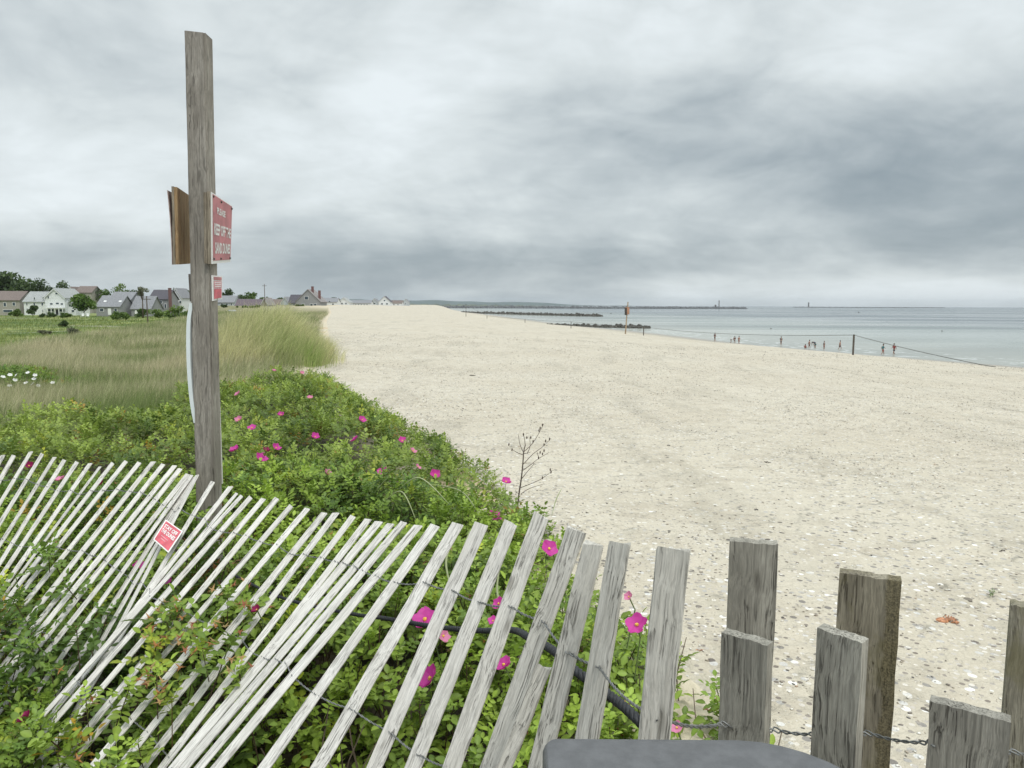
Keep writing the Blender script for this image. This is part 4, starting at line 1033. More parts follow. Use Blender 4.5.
def tree(pxc, y_top, y_base, wpx, D, label, c0, c1, n=900, group=None, name='leafy_tree', trunk=.3, zb=None, cat='tree', lobes=9, seed=None):
    p = P(pxc, y_base, D); g = float(H(p.x, p.y)) if zb is None else zb
    top = P(pxc, y_top, D).z; h_ = max(top-g, .8); w_ = wpx/F*D; seed = seed or int(pxc*13+D)
    t = empty(name, (p.x, p.y, g), label, cat, group)
    z0 = h_*trunk; leaf = max(.10, w_*.05, D/F*.9)
    V, Fq, A = clumpy(int(n*1.5), w_*1.25, w_, h_-z0, z0, leaf, c0, c1, seed, lobes); mesh_np('crown' if cat == 'tree' else 'foliage', V, Fq, 4, MTREE, t, A)
    bm = bmesh.new(); r0 = max(.06, h_*.025)
    tube(bm, [(0, 0, -.3), (r0*.3, 0, z0*.6), (r0*.6, 0, z0+(h_-z0)*.55)], [r0, r0*.7, r0*.3], 7)
    rng = random.Random(seed)
    for k in range(5):
        a_ = rng.uniform(0, 6.28); q = Vector((r0*.5, 0, z0*(.7+.25*rng.random())+.2*h_*rng.random())); tube(bm, [q, q+Vector((math.cos(a_)*w_*.16, math.sin(a_)*w_*.16, h_*.12)), q+Vector((math.cos(a_)*w_*.27, math.sin(a_)*w_*.27, h_*.28))], [r0*.4, r0*.25, r0*.1], 5)
    link('trunk', bm, MBARK, t, smooth=True); return t
DG = ((.035, .062, .022), (.095, .145, .045)); MG = ((.05, .10, .02), (.13, .20, .04)); LG = ((.09, .15, .03), (.18, .26, .06)); GY = ((.09, .10, .06), (.19, .20, .12))
GT_ = 'trees behind the houses'; GS_ = 'shrubs on the marsh'
tree(8, 272, 314, 40, 330, 'large dark green tree at the left edge behind the brown-roofed house', *DG, 1500, GT_, lobes=12, trunk=.15)
tree(24, 277, 316, 26, 325, 'rounded dark tree between the brown-roofed house and the white house', *DG, 1200, GT_, trunk=.1)
tree(42, 279, 312, 20, 345, 'dark spiky pine behind the left part of the white house', *DG, 700, GT_, 'pine_tree')
tree(51, 284, 312, 14, 345, 'low dark tree right behind the ridge of the white house', *DG, 600, GT_)
tree(65, 281, 312, 15, 345, 'dark pine with a gap in its crown right of the white house gable', *DG, 500, GT_, 'pine_tree', lobes=6)
tree(84, 294, 317, 24, 240, 'bright green round tree in front of the white house', (.06,.12,.02), (.16,.25,.05), 1500, GT_, trunk=.22, lobes=12)
tree(96, 285, 312, 13, 340, 'dark tree behind the left end of the grey shingled house', *DG, 500, GT_)
tree(108, 288, 312, 14, 340, 'mid green bushy tree behind the roof with skylights', *MG, 500, GT_)
tree(121, 281, 312, 18, 345, 'pale thin-leaved tree rising behind the shingled roof', *LG, 420, GT_, lobes=8)
tree(143, 284, 318, 12, 220, 'brownish sparse tree with a bare trunk in front of the grey houses', *GY, 260, GT_, trunk=.5, lobes=6)
tree(178, 287, 312, 14, 345, 'dark tree behind the white gable right of the brick chimney', *DG, 500, GT_)
tree(187, 290, 312, 14, 330, 'dark green tree just left of the tall post', *DG, 600, GT_)
tree(229, 289, 308, 9, 400, 'thin dark tree just right of the tall post behind the grey house', *DG, 260, GT_)
tree(240, 294, 308, 18, 420, 'low green tree above the long dark roof', *DG, 500, GT_)
tree(252, 293, 308, 16, 420, 'rounded green tree above the right half of the long dark roof', *MG, 450, GT_)
tree(77, 286, 312, 14, 350, 'mid green tree behind the gap between the grey gable and the round green tree', *MG, 500, GT_)
tree(131, 289, 312, 16, 345, 'dark green tree behind the shingled block and the garage', *DG, 500, GT_)
tree(160, 288, 312, 12, 350, 'pale green tree behind the dark roof left of the brick chimney', *LG, 400, GT_)
tree(222, 292, 308, 12, 400, 'dark tree directly behind the pale grey house', *DG, 400, GT_)
tree(264, 297, 308, 14, 430, 'low green tree behind the narrow tan gable', *MG, 350, GT_)
tree(281, 298, 308, 9, 430, 'small dark tree left of the big shingled beach house', *DG, 250, GT_)
tree(333, 298, 307, 22, 520, 'low dark trees behind the white beach houses', *DG, 350, GT_)
for (px_, yt, yb, w_, D, lb, c_) in ((14,311,319,16,235,'low hedge in front of the brown-roofed house',MG),(33,305,317,10,245,'dark round bush against the white house wall',DG),(48,312,321,18,225,'dark low shrub in front of the white house porch',DG),(18,308,320,6,228,'small upright bush by the hedge at far left',MG),
      (66,313,319,14,225,'green hedge below the white house stairs',MG),(143,309,319,16,225,'bright green shrub in front of the grey garage',MG),(156,310,320,18,220,'rounded green shrub beside the utility pole',LG),(176,306,321,22,210,'large green shrub below the brick chimney house',LG),(188,311,322,12,205,'green bush just left of the tall post on the marsh edge',MG),
      (73,327,336,16,95,'dark brushy shrub on the marsh in front of the green tree',GY),(64,321,327,9,140,'small dark bush on the middle of the marsh',DG),(45,329,334,14,105,'low brown shrub on the marsh beside the pale path',GY),(120,312,322,24,200,'long low shrub below the shingled house',MG),
      (226,307,318,14,230,'dark green bush behind the little white shed',DG),(244,309,319,20,230,'green bush right of the little white shed',MG),(258,311,319,16,230,'green bush at the edge of the dune grass below the dark roof',MG),(300,305,311,12,300,'low bush at the foot of the big beach house',MG)):
    tree(px_, yt, yb, w_, D, lb, *c_, 450, GS_, 'shrub', .05, cat='shrub')

# ------------------------------------------------------------------ houses
def shingle(name, col, row=.18): 
    m, N, b = newmat(name); tc = N.n('ShaderNodeTexCoord').outputs['Object']
    br = N.n('ShaderNodeTexNoise', ins={'Vector': N.mapping(tc, (3, 3, 6)), 'Scale': 1., 'Detail': 5.}).outputs[0]
    c = N.mix(N.ss(br, .3, .7), tuple(k*.75 for k in col), tuple(min(.9, k*1.2) for k in col)); setin(N, b, Base_Color=c, Roughness=.85); return m
HW = {'white': shingle('white_clapboard', (.72, .74, .74)), 'greysh': shingle('grey_shingle', (.27, .275, .28)), 'tan': shingle('tan_shingle', (.36, .34, .30)), 'paleblue': shingle('pale_grey_siding', (.46, .50, .52))}
HR = {'brown': shingle('brown_roof', (.18, .145, .13)), 'grey': shingle('grey_roof', (.23, .235, .25)), 'pale': shingle('pale_roof', (.33, .345, .34)), 'dark': shingle('dark_roof', (.085, .08, .095)), 'purple': shingle('purple_roof', (.14, .11, .13)), 'shin': shingle('shingled_roof', (.26, .24, .235))}
MWIN = simple('window_glass', (.05, .07, .09), .15, .1, 2); MTRIM = simple('white_trim', (.80, .81, .80), .5, .03); MBRK = simple('brick', (.17, .09, .085), .9, .25, 6); MDOOR = simple('dark_door', (.07, .07, .09), .5)
GH = 'houses behind the dune'
def house(pl, pr, yb, ye, yr, D, label, wall, roof, axis='x', wins=(), doors=(), chim=(), sky=(), dep=9, name='beach_house', porch=None, gable_trim=True):
    """pl..pr px of the front wall, yb base, ye eave, yr ridge rows at distance D"""
    A = P(pl, yb, D); B = P(pr, yb, D); cx = (A.x+B.x)/2; w_ = B.x-A.x; s = D/F
    zb = A.z; g = min(zb, float(H(cx, D)), float(H(cx, D+dep)))-.5; ze = P(pl, ye, D).z-zb; zr = P(pl, yr, D+dep*.5*(axis == 'x')).z-zb
    t = empty(name, (cx, D, zb), label, 'house', GH); h_ = w_/2; fd = g-zb
    bm = bmesh.new()
    if axis == 'y':      # gable faces the beach
        poly_prism(bm, [(-h_, fd), (h_, fd), (h_, ze), (0, zr-.12), (-h_, ze)], 0, dep)
    else:
        vs = [[bm.verts.new((x_, y_, z_)) for (y_, z_) in ((0, fd), (0, ze), (dep/2, zr-.12), (dep, ze), (dep, fd))] for x_ in (-h_, h_)]
        bm.faces.new(vs[0]); bm.faces.new(vs[1][::-1])
        for i in range(5): bm.faces.new((vs[0][i], vs[0][(i+1) % 5], vs[1][(i+1) % 5], vs[1][i]))
    link('wall', bm, HW[wall], t)
    bm = bmesh.new(); o_ = .35; th = .22
    if axis == 'y':
        sl = (zr-ze)/h_
        for s_ in (-1, 1):
            pts_ = [(0, zr), (s_*(h_+o_), ze-sl*o_), (s_*(h_+o_), ze-sl*o_+th), (0, zr+th)]
            poly_prism(bm, pts_, -o_, dep+o_)
    else:
        sl = (zr-ze)/(dep/2)
        for (ya, yb2) in ((-o_, dep/2), (dep+o_, dep/2)):
            za = ze-sl*o_; v = [bm.verts.new((x_, y_, z_)) for x_ in (-h_-o_, h_+o_) for (y_, z_) in ((ya, za), (yb2, zr), (yb2, zr+th), (ya, za+th))]
            bm.faces.new(v[:4]); bm.faces.new(v[4:][::-1])
            for i in range(4): bm.faces.new((v[i], v[(i+1) % 4], v[4+(i+1) % 4], v[4+i]))
    rf = link('roof', bm, HR[roof], t)
    if axis == 'y' and gable_trim:
        sl = (zr-ze)/h_
        for s_ in (-1, 1):
            bm = bmesh.new(); poly_prism(bm, [(0, zr-.28), (s_*(h_+o_), ze-sl*o_-.28), (s_*(h_+o_), ze-sl*o_-.01), (0, zr-.01)], -o_-.05, -o_+.03); link('gable_trim', bm, MTRIM, t)
    def L(px_, py_): q = P(px_, py_, D); return q.x-cx, q.z-zb
    for (x_, y_, ww, hh) in wins:
        u_, v_ = L(x_, y_); a_, b_ = ww*s/2, hh*s/2
        bm = bmesh.new(); box(bm, u_-a_-.12, -.09, v_-b_-.12, u_+a_+.12, -.003, v_+b_+.12); f_ = link('window', bm, MTRIM, t)
        bm = bmesh.new(); box(bm, u_-a_, -.12, v_-b_, u_+a_, -.093, v_+b_); link('pane', bm, MWIN, f_)
    for (x_, y_, ww, hh, c_) in doors:
        u_, v_ = L(x_, y_); a_, b_ = ww*s/2, hh*s/2; bm = bmesh.new(); box(bm, u_-a_, -.1, v_-b_, u_+a_, -.003, v_+b_); link('door', bm, c_, t)
    for (x_, yt_, ww, yk) in chim:
        u_, v_ = L(x_, yt_); a_ = ww*s/2; u2, v2 = L(x_, yk); bm = bmesh.new(); q_ = dep*.5 if axis == 'x' else dep*.3
        if yk > ye+4: q_ = -.5
        box(bm, u_-a_, q_-a_*.8, v2, u_+a_, q_+a_*.8, v_-.15); box(bm, u_-a_-.08, q_-a_*.8-.08, v_-.15, u_+a_+.08, q_+a_*.8+.08, v_); link('chimney', bm, MBRK, t)
    for (x_, y_, ww, hh) in sky:      # skylights lying on the front slope
        u_, v_ = L(x_, y_); sl = (zr-ze)/(dep/2); yy = (v_-ze)/sl; a_ = ww*s/2; k_ = hh*s/2/sl/2
        bm = bmesh.new(); v = [bm.verts.new((u_+i*a_, yy+j*k_, v_+j*k_*sl+th+zz)) for zz in (0, .12) for (i, j) in ((-1,-1),(1,-1),(1,1),(-1,1))]
        for f_ in ((0,1,2,3),(4,5,6,7),(0,1,5,4),(1,2,6,5),(2,3,7,6),(3,0,4,7)): bm.faces.new([v[i] for i in f_])
        link('skylight', bm, MTRIM, t)
    if porch:
        (xa, ya, xb, yb_, n_) = porch; u0, v0 = L(xa, ya); u1, v1 = L(xb, yb_)
        bm = bmesh.new(); box(bm, u0, -2.2, v0-.25, u1, -.13, v0); dk_ = link('porch_deck', bm, MTRIM, t)
        for i in range(n_):
            x_ = u0+(u1-u0)*i/(n_-1); bm = bmesh.new(); box(bm, x_-.1, -2.15, fd, x_+.1, -1.95, v0-.252); link('porch_post', bm, MTRIM, t)
        bm = bmesh.new(); box(bm, u0, -2.18, v0+.9, u1, -2.1, v0+1.0)
        for i in range(n_*4): x_ = u0+(u1-u0)*i/(n_*4-1); box(bm, x_-.03, -2.17, v0, x_+.03, -2.11, v0+.9)
        link('railing', bm, MTRIM, t)
    return t
house(-8, 20.5, 316, 300, 291.5, 270, 'tan shingled house with brown roof at the left edge', 'tan', 'brown', wins=((5,304.5,2.4,3.4),(14,304,2.5,3),(8,311,9,2.2)))
house(24.5, 46, 316, 301.5, 292, 268, 'left wing of white house with pale roof, two storeys of windows', 'white', 'pale', wins=((27,304,1.1,2.4),(34.5,304.2,1.5,2.7),(42.5,304.2,1.6,2.7),(34.5,298.4,1.2,2.2),(43.5,298.2,1.4,2.2),(27.3,309.6,1,2.2),(43.3,311,1.2,2.6)))
house(46, 65.5, 316, 297.5, 288.5, 266, 'large white gabled house with porch and dark openings', 'white', 'pale', 'y', wins=((51.5,304,2.6,1.8),(57.5,303.5,3,1.6),(62,304,2.4,1.6),(51,310.2,5.5,2.2),(62,310.5,5,2.2),(48.5,297.3,1.3,2.2),(56.5,293.6,2,1.4)), doors=((57.5,312,3,5,MDOOR),), porch=(47, 307.5, 66, 307.5, 6), dep=12)
house(65.8, 76, 316, 303, 297, 268, 'small white side wing with stairs beside the gabled white house', 'white', 'pale', wins=((70,305.5,2,2),(73,311,2.4,2)))
house(67, 76, 305, 294, 287, 335, 'grey gabled house end behind the white house', 'paleblue', 'brown', 'y', wins=((71,292,1.4,1.8),))
house(76, 92, 305, 292.5, 286.5, 335, 'long dark brown roofed house behind the round green tree', 'tan', 'brown')
house(96.5, 120, 315.2, 306.5, 296, 258, 'grey shingled house with two bright skylights and a white door', 'greysh', 'grey', wins=((101.8,310,3.6,2.6),(115.8,310,2.4,3)), doors=((109.6,311.6,3.2,6.4,MTRIM),), sky=((101.8,302,2.6,2),(117,302,2.6,2)), dep=10)
house(110, 131, 315.2, 300, 292.3, 268.5, 'grey gable-roofed block attached behind the skylight house', 'greysh', 'grey', wins=((128,302.3,3,2.4),))
house(131.5, 151, 315, 308.5, 296.5, 262, 'grey garage with pale doors under a broad sloping roof', 'greysh', 'grey', doors=((139,312,8,4,MTRIM),))
house(150, 168, 314.5, 299, 290.3, 275, 'grey shingled house with dark roof left of the brick chimney', 'greysh', 'dark', wins=((154,304,2,2.6),(161,302,2,2.4),(165.5,306,1.6,4)), chim=((170.3,288,2.4,312),))
house(171.5, 182, 311, 297, 288.5, 285, 'white gabled house right of the brick chimney', 'white', 'grey', 'y', wins=((173,302,2,2.2),(177,302,2,2.2),(180.5,302,1.6,2.2)))
house(214, 234, 310, 302.3, 296, 330, 'pale grey house just right of the tall post', 'paleblue', 'grey', wins=((222,304.3,1.6,1.8),(227,304.3,1.6,1.8),(231.5,304.3,1.4,1.8)))
house(234.5, 261, 314, 309, 299.5, 300, 'long house with dark purple-brown roof', 'tan', 'purple')
house(261.5, 268, 313, 304, 298, 302, 'narrow tan gable at the right end of the dark purple-brown roof', 'tan', 'shin', 'y')
house(269, 280.5, 311, 305.5, 299.5, 390, 'small brown-roofed cottage left of the big beach house', 'tan', 'brown')
house(281, 289, 310, 303, 297, 385, 'pale narrow house between the cottage and the big beach house', 'paleblue', 'grey', 'y')
house(289, 300, 310, 303, 295, 352, 'flat dark-roofed wing of the big shingled beach house', 'greysh', 'dark', wins=((294,305.5,3,2.2),))
house(296, 320.5, 310, 301.5, 289.6, 346, 'big shingled beach house with steep roof and two chimneys', 'greysh', 'shin', 'y', wins=((306.5,298,3.4,3),(303,305,2.6,2.2),(311.5,305,2.4,2.4),(315.3,305,2.4,2.4)), chim=((310.4,286.2,2.2,294),(317.4,290.3,2.2,299)), dep=12, gable_trim=False)
house(321, 337, 308, 302, 298.2, 450, 'white house next to the big shingled beach house', 'white', 'grey', wins=((325,304,1.4,1.8),(329.5,301.3,1.4,1.2),(333,304.4,1.4,1.8)))
house(337.5, 350, 307.6, 302.5, 297.8, 470, 'white gabled beach house above the sand bluff', 'white', 'pale', 'y', wins=((342,303.5,1.6,1.4),(346,303.5,1.4,1.4)))
house(350.5, 371, 306.8, 303.2, 300.4, 540, 'long low grey-roofed beach house', 'white', 'grey', wins=tuple((353+i*2.8, 304.8, 1.2, 1.2) for i in range(6)))
house(371, 378, 306.6, 302, 298.5, 560, 'grey gabled beach cottage with dark windows', 'paleblue', 'grey', 'y', wins=((374.5,303.5,1.6,1.2),))
house(378.5, 390.5, 306.6, 301.8, 296.4, 556, 'white beach cottage with tall dark peaked roof', 'white', 'dark', 'y', wins=((382,303.8,1.6,1.4),(387,303.8,1.6,1.4),(384.5,300.5,1.4,1.2)))
house(391, 402, 306.4, 303.2, 300.6, 600, 'low brown-roofed beach cottage', 'white', 'brown', wins=((394,304.6,1,1),(398,304.6,1,1)))
house(402.5, 408.5, 306.2, 302.2, 299, 640, 'last small grey beach cottage at the end of the row', 'paleblue', 'grey', 'y', wins=((405.5,303.6,1,1),))
# little white shed
t = house(223.5, 235, 320.5, 314.5, 311, 150, 'little white shed with round-topped front at the dune edge', 'white', 'pale', 'y', wins=((229.5,316.6,1.6,2.4),), doors=((226,317.4,1.3,4.5,MTRIM),), dep=3, name='white_shed'); t['category'] = 'shed'; del t['group']
# upturned boat hull beside the shed
p = ground_hit(241, 321); p = P(241, 320.3, 150); bm = bmesh.new(); bmesh.ops.create_uvsphere(bm, u_segments=14, v_segments=8, radius=1, matrix=Matrix.Diagonal((1.6, .7, .38, 1)))
o = link('upturned_boat', bm, MTRIM, smooth=True); o.location = (p.x, p.y, p.z+.05); tag(o, 'white upturned dinghy lying right of the little shed', 'boat')
# utility poles
def pole(px_, yt, yb, D, label):
    a_ = P(px_, yt, D); g = float(H(a_.x, D)); e_ = empty('utility_pole', (a_.x, D, g), label, 'pole'); bm = bmesh.new(); tube(bm, [(0, 0, -.5), (0, 0, a_.z-g)], [.16, .11], 8); link('pole_shaft', bm, MBARK, e_)
    bm = bmesh.new(); box(bm, -.9, -.06, a_.z-g-.8, .9, .06, a_.z-g-.65); link('crossarm', bm, MBARK, e_)
pole(146.5, 296, 324, 170, 'thin utility pole standing on the marsh in front of the grey houses'); pole(264.3, 284, 312, 300, 'tall thin mast beside the gable of the dark-roofed house')
# lawn chairs and path stones
for i, (px_, lb) in enumerate(((82.3, 'white lawn chair left of a pair under the green tree'), (87.2, 'white lawn chair right of a pair under the green tree'))):
    p = P(px_, 316.5, 232); g = float(H(p.x, p.y)); e_ = empty('lawn_chair', (p.x, p.y, g), lb, 'chair', 'white chairs under the tree')
    bm = bmesh.new(); box(bm, -.4, -.4, .35, .4, .35, .43); link('seat', bm, MTRIM, e_); bm = bmesh.new(); box(bm, -.4, .352, .3, .4, .43, 1.25); link('backrest', bm, MTRIM, e_)
    for x_ in (-.36, .36):
        for y_ in (-.36, .30): bm = bmesh.new(); box(bm, x_-.04, y_-.04, -.1, x_+.04, y_+.04, .348); link('leg', bm, MTRIM, e_)
# pale path across the marsh
y_ = np.linspace(0, 1, 24); V = []
for t_ in y_:
    c_ = P(-20+92*t_, 333.5-3.2*t_, 105+18*t_); g = float(H(c_.x, c_.y)); V += [(c_.x, c_.y-1.3, float(H(c_.x, c_.y-1.3))+.12), (c_.x, c_.y+1.3, float(H(c_.x, c_.y+1.3))+.12)]
Fq = [(2*i, 2*i+2, 2*i+3, 2*i+1) for i in range(23)]
tag(mesh_np('marsh_path', V, Fq, 4, simple('path_sand', (.42, .40, .33), .9, .15, .6)), kind='structure')

# ------------------------------------------------------------------ rocks: groynes, jetty, breakwater
MROCK = simple('dark_rock', (.07, .066, .055), .85, .45, 1.2, bump=.4); MROCK2 = simple('jetty_rock', (.115, .12, .125), .9, .25, .2)
def rockpile(name, a_, b_, hgt, wid, n, rs_, mat, label, cat, gap=.0, zb=0):
    a_, b_ = Vector(a_), Vector(b_); rng = random.Random(int(a_.y)); VV = []; FF = []; k = 0
    bm0 = bmesh.new(); bmesh.ops.create_icosphere(bm0, subdivisions=1, radius=1); base = np.array([v_.co[:] for v_ in bm0.verts]); bf = np.array([[v_.index for v_ in f_.verts] for f_ in bm0.faces]); bm0.free()
    dr = (b_-a_).normalized(); sd_ = Vector((-dr.y, dr.x, 0))
    for i in range(n):
        t_ = rng.random(); 
        if gap and math.sin(t_*41)+math.sin(t_*17+2) < gap: continue
        q = rng.uniform(-1, 1); c_ = a_.lerp(b_, t_)+sd_*q*wid/2+Vector((0, 0, zb+hgt*(1-abs(q))*rng.uniform(.3, .9)-rs_*.2))
        s_ = rs_*rng.uniform(.5, 1.3); rot = np.array(Euler((rng.random()*6, rng.random()*6, rng.random()*6)).to_matrix())
        v_ = (base*(1+.3*(RS.rand(len(base), 1)-.5)))*np.array([1, .8, .65])*s_; VV.append(v_@rot.T+np.array(c_)); FF.append(bf+k); k += len(base)
    return tag(mesh_np(name, np.concatenate(VV), np.concatenate(FF), 3, mat), label, cat)
def sea_pt(px, off, zb=0):   # off: rows below the local horizon
    D = (6.5-zb)*F/off; q = P(px, 305, D); return Vector((q.x, D, 0))
rockpile('rock_groyne', sea_pt(544, 21.0), sea_pt(650, 22.6), .9, 3.5, 520, .62, MROCK, 'low dark rock groyne nearest on the beach, beside the wooden signpost', 'groyne')
rockpile('rock_groyne', sea_pt(462, 8.2), sea_pt(600, 11.0), 1.3, 6, 900, 1.15, MROCK, 'longer dark rock groyne farther up the beach', 'groyne')
rockpile('stone_jetty', sea_pt(428, 3.4), sea_pt(744, 2.95), 3.6, 22, 3200, 3.6, MROCK2, 'long dark stone jetty crossing the water to a beacon', 'jetty')
rockpile('breakwater', Vector((sea_pt(792, 1.25).x, 3800, 0)), Vector((sea_pt(960, 1.25).x, 4000, 0)), 2.2, 40, 900, 4, MROCK2, 'faint far breakwater on the horizon at right', 'breakwater')
# beacons
def beacon(px_, D, hgt, rad, label, white=False):
    q = P(px_, 305, D); e_ = empty('harbor_beacon', (q.x, D, 1.0), label, 'beacon', 'beacons at the harbour mouth'); MB_ = simple('beacon_paint', (.20, .19, .19), .7) if not white else MTRIM
    bm = bmesh.new(); tube(bm, [(0, 0, 0), (0, 0, 3), (0, 0, hgt*.78)], [rad*1.5, rad, rad*.7], 10); link('tower', bm, MB_, e_)
    bm = bmesh.new(); tube(bm, [(0, 0, hgt*.78), (0, 0, hgt*.82)], rad*1.4, 10); link('gallery', bm, MB_, e_)
    bm = bmesh.new(); tube(bm, [(0, 0, hgt*.82), (0, 0, hgt*.95), (0, 0, hgt)], [rad*.8, rad*.8, rad*.1], 10); link('lantern', bm, MB_, e_)
beacon(719, 1630, 18, 1.2, 'tall thin beacon near the end of the long jetty'); beacon(715.5, 1640, 8, 2.2, 'short wide beacon structure left of the tall one on the jetty')
beacon(808.6, 3800, 26, 4, 'small dark beacon far out on the horizon at right')
# distant land
V = []; n_ = 90
for i in range(n_+1):
    t_ = i/n_; px_ = 300+345*t_; a_ = P(px_, 305, 9000); top = (74*(1-t_)**.55*min(1, (1-t_)*3)+6*math.sin(i*.6)*(1-t_)+5*math.sin(i*.23))*(1 if t_ < .97 else .3)
    V += [(a_.x, 8700, -2), (a_.x, 9000, max(1, top*.55)), (a_.x, 9500, max(2, top)), (a_.x, 10500, -2)]
Fq = [(4*i+k, 4*i+4+k, 4*i+5+k, 4*i+1+k) for i in range(n_) for k in range(3)]
tag(mesh_np('hills', V, Fq, 4, simple('far_hills', (.055, .085, .075), .9, .2, .002), smooth=True), kind='structure')
V = []; n_ = 60
for i in range(n_+1):
    t_ = i/n_; px_ = 408+150*t_; a_ = P(px_, 305, 3600); top = (9+3*math.sin(i*1.3)+2*math.sin(i*2.9))*(1-t_)**.5
    V += [(a_.x, 3500, -1), (a_.x, 3580, max(.5, top*.6)), (a_.x, 3650, max(.8, top)), (a_.x, 3900, -1)]
Fq = [(4*i+k, 4*i+4+k, 4*i+5+k, 4*i+1+k) for i in range(n_) for k in range(3)]
tag(mesh_np('far_shore', V, Fq, 4, simple('far_shore_green', (.10, .12, .08), .9, .4, .01), smooth=True), kind='structure')

# ------------------------------------------------------------------ string fence on the beach
MPO = simple('beach_post', (.10, .085, .07), .8, .2, 20); GP = 'posts of the string fence on the sand'
posts = [(466, 320, 16, 190, 'tall pale post farthest up the beach', .06), (487, 320.5, 5, 185, 'short post second farthest on the string fence', .06), (525, 325.3, 6.5, 160, 'short post where the groyne stones begin', .06), (571, 328.5, 7, 135, 'short post left of the wooden signpost', .06),
         (643.5, 336, 9.5, 111, 'short dark post just right of the wooden signpost', .07), (853, 354, 19.5, 58, 'nearest and tallest post carrying the string at right', .075)]
tops = []
for (px_, yb, h_, D, lb, r_) in posts:
    b_ = P(px_, yb, D); g = float(H(b_.x, D)); t_ = P(px_, yb-h_, D); top = max(t_.z, g+.5)
    bm = bmesh.new(); tube(bm, [(0, 0, -.4), (0, 0, top-g)], r_, 7); o = link('fence_post', bm, MPO); o.location = (b_.x, D, g); tag(o, lb+' on the beach', 'post', GP); tops.append(Vector((b_.x, D, top-.04)))
gend = ground_hit(996, 367.5)
path = []
def sag(a_, b_, s_, n=24): return [a_.lerp(b_, t/n)+Vector((0, 0, -s_*4*(t/n)*(1-t/n))) for t in range(n)]
path = []
for i in range(len(tops)-1): path += sag(tops[i], tops[i+1], .12 if i < 4 else .42)
path += sag(tops[-1], gend, .1)+[gend]
for i, q in enumerate(path):
    g = float(H(q.x, q.y)); q.z = max(q.z, g+.03)
bm = bmesh.new(); tube(bm, path, .022, 5); tag(link('string_line', bm, simple('cord', (.13, .13, .12), .8), smooth=True), 'long sagging cord strung between the beach posts', 'cord')
# wooden sign post on the beach
b_ = P(625.2, 332, 88); g = float(H(b_.x, 88)); t_ = P(628, 302, 88)
e_ = empty('beach_signpost', (b_.x, 88, g), 'leaning wooden signpost with small tan sign near the waterline', 'signpost')
MPT = simple('tan_post', (.36, .27, .18), .8, .2, 3); MTN = simple('tan_board', (.42, .22, .14), .7, .2, 3)
tv = t_-Vector((b_.x, 88, g)); bm = bmesh.new(); tube(bm, [(0, 0, -.4), tv*.55, tv], [.09, .075, .07], 7); link('post', bm, MPT, e_)
bm = bmesh.new(); box(bm, -.05, -.15, tv.z*.62, .42, -.11, tv.z*.84); link('sign_board', bm, MTN, e_)
bm = bmesh.new(); box(bm, -.14, -.19, tv.z*.60, .13, -.152, tv.z*.82); link('sign_board', bm, MDK, e_)

# ------------------------------------------------------------------ people on the shore
def skin_body(name, verts, edges, radii, mat, parent=None, sub=1):
    me = bpy.data.meshes.new(name); me.from_pydata([tuple(v_) for v_ in verts], edges, []); o = bpy.data.objects.new(name, me); COL.objects.link(o)
    md = o.modifiers.new('s', 'SKIN'); sl_ = me.skin_vertices[0].data
    for i, r_ in enumerate(radii): sl_[i].radius = r_ if hasattr(r_, '__len__') else (r_, r_)
    sl_[0].use_root = True; md2 = o.modifiers.new('b', 'SUBSURF'); md2.levels = sub; bpy.context.view_layer.update()
    m2 = bpy.data.meshes.new_from_object(o.evaluated_get(bpy.context.evaluated_depsgraph_get())); o.modifiers.clear(); o.data = m2; m2.materials.clear(); m2.materials.append(mat)
    for p_ in m2.polygons: p_.use_smooth = True
    if parent: o.parent = parent
    return o
MSK = simple('skin', (.30, .17, .12), .55, .06); MHR = simple('dark_hair', (.045, .03, .022), .7)
CL = {'navy': simple('navy_cloth', (.03, .04, .07), .8), 'red': simple('red_cloth', (.30, .05, .05), .8), 'white': simple('white_cloth', (.75, .75, .74), .8), 'teal': simple('teal_cloth', (.06, .22, .24), .8), 'grey': simple('grey_cloth', (.16, .17, .19), .8), 'peach': simple('peach_cloth', (.42, .22, .17), .8)}
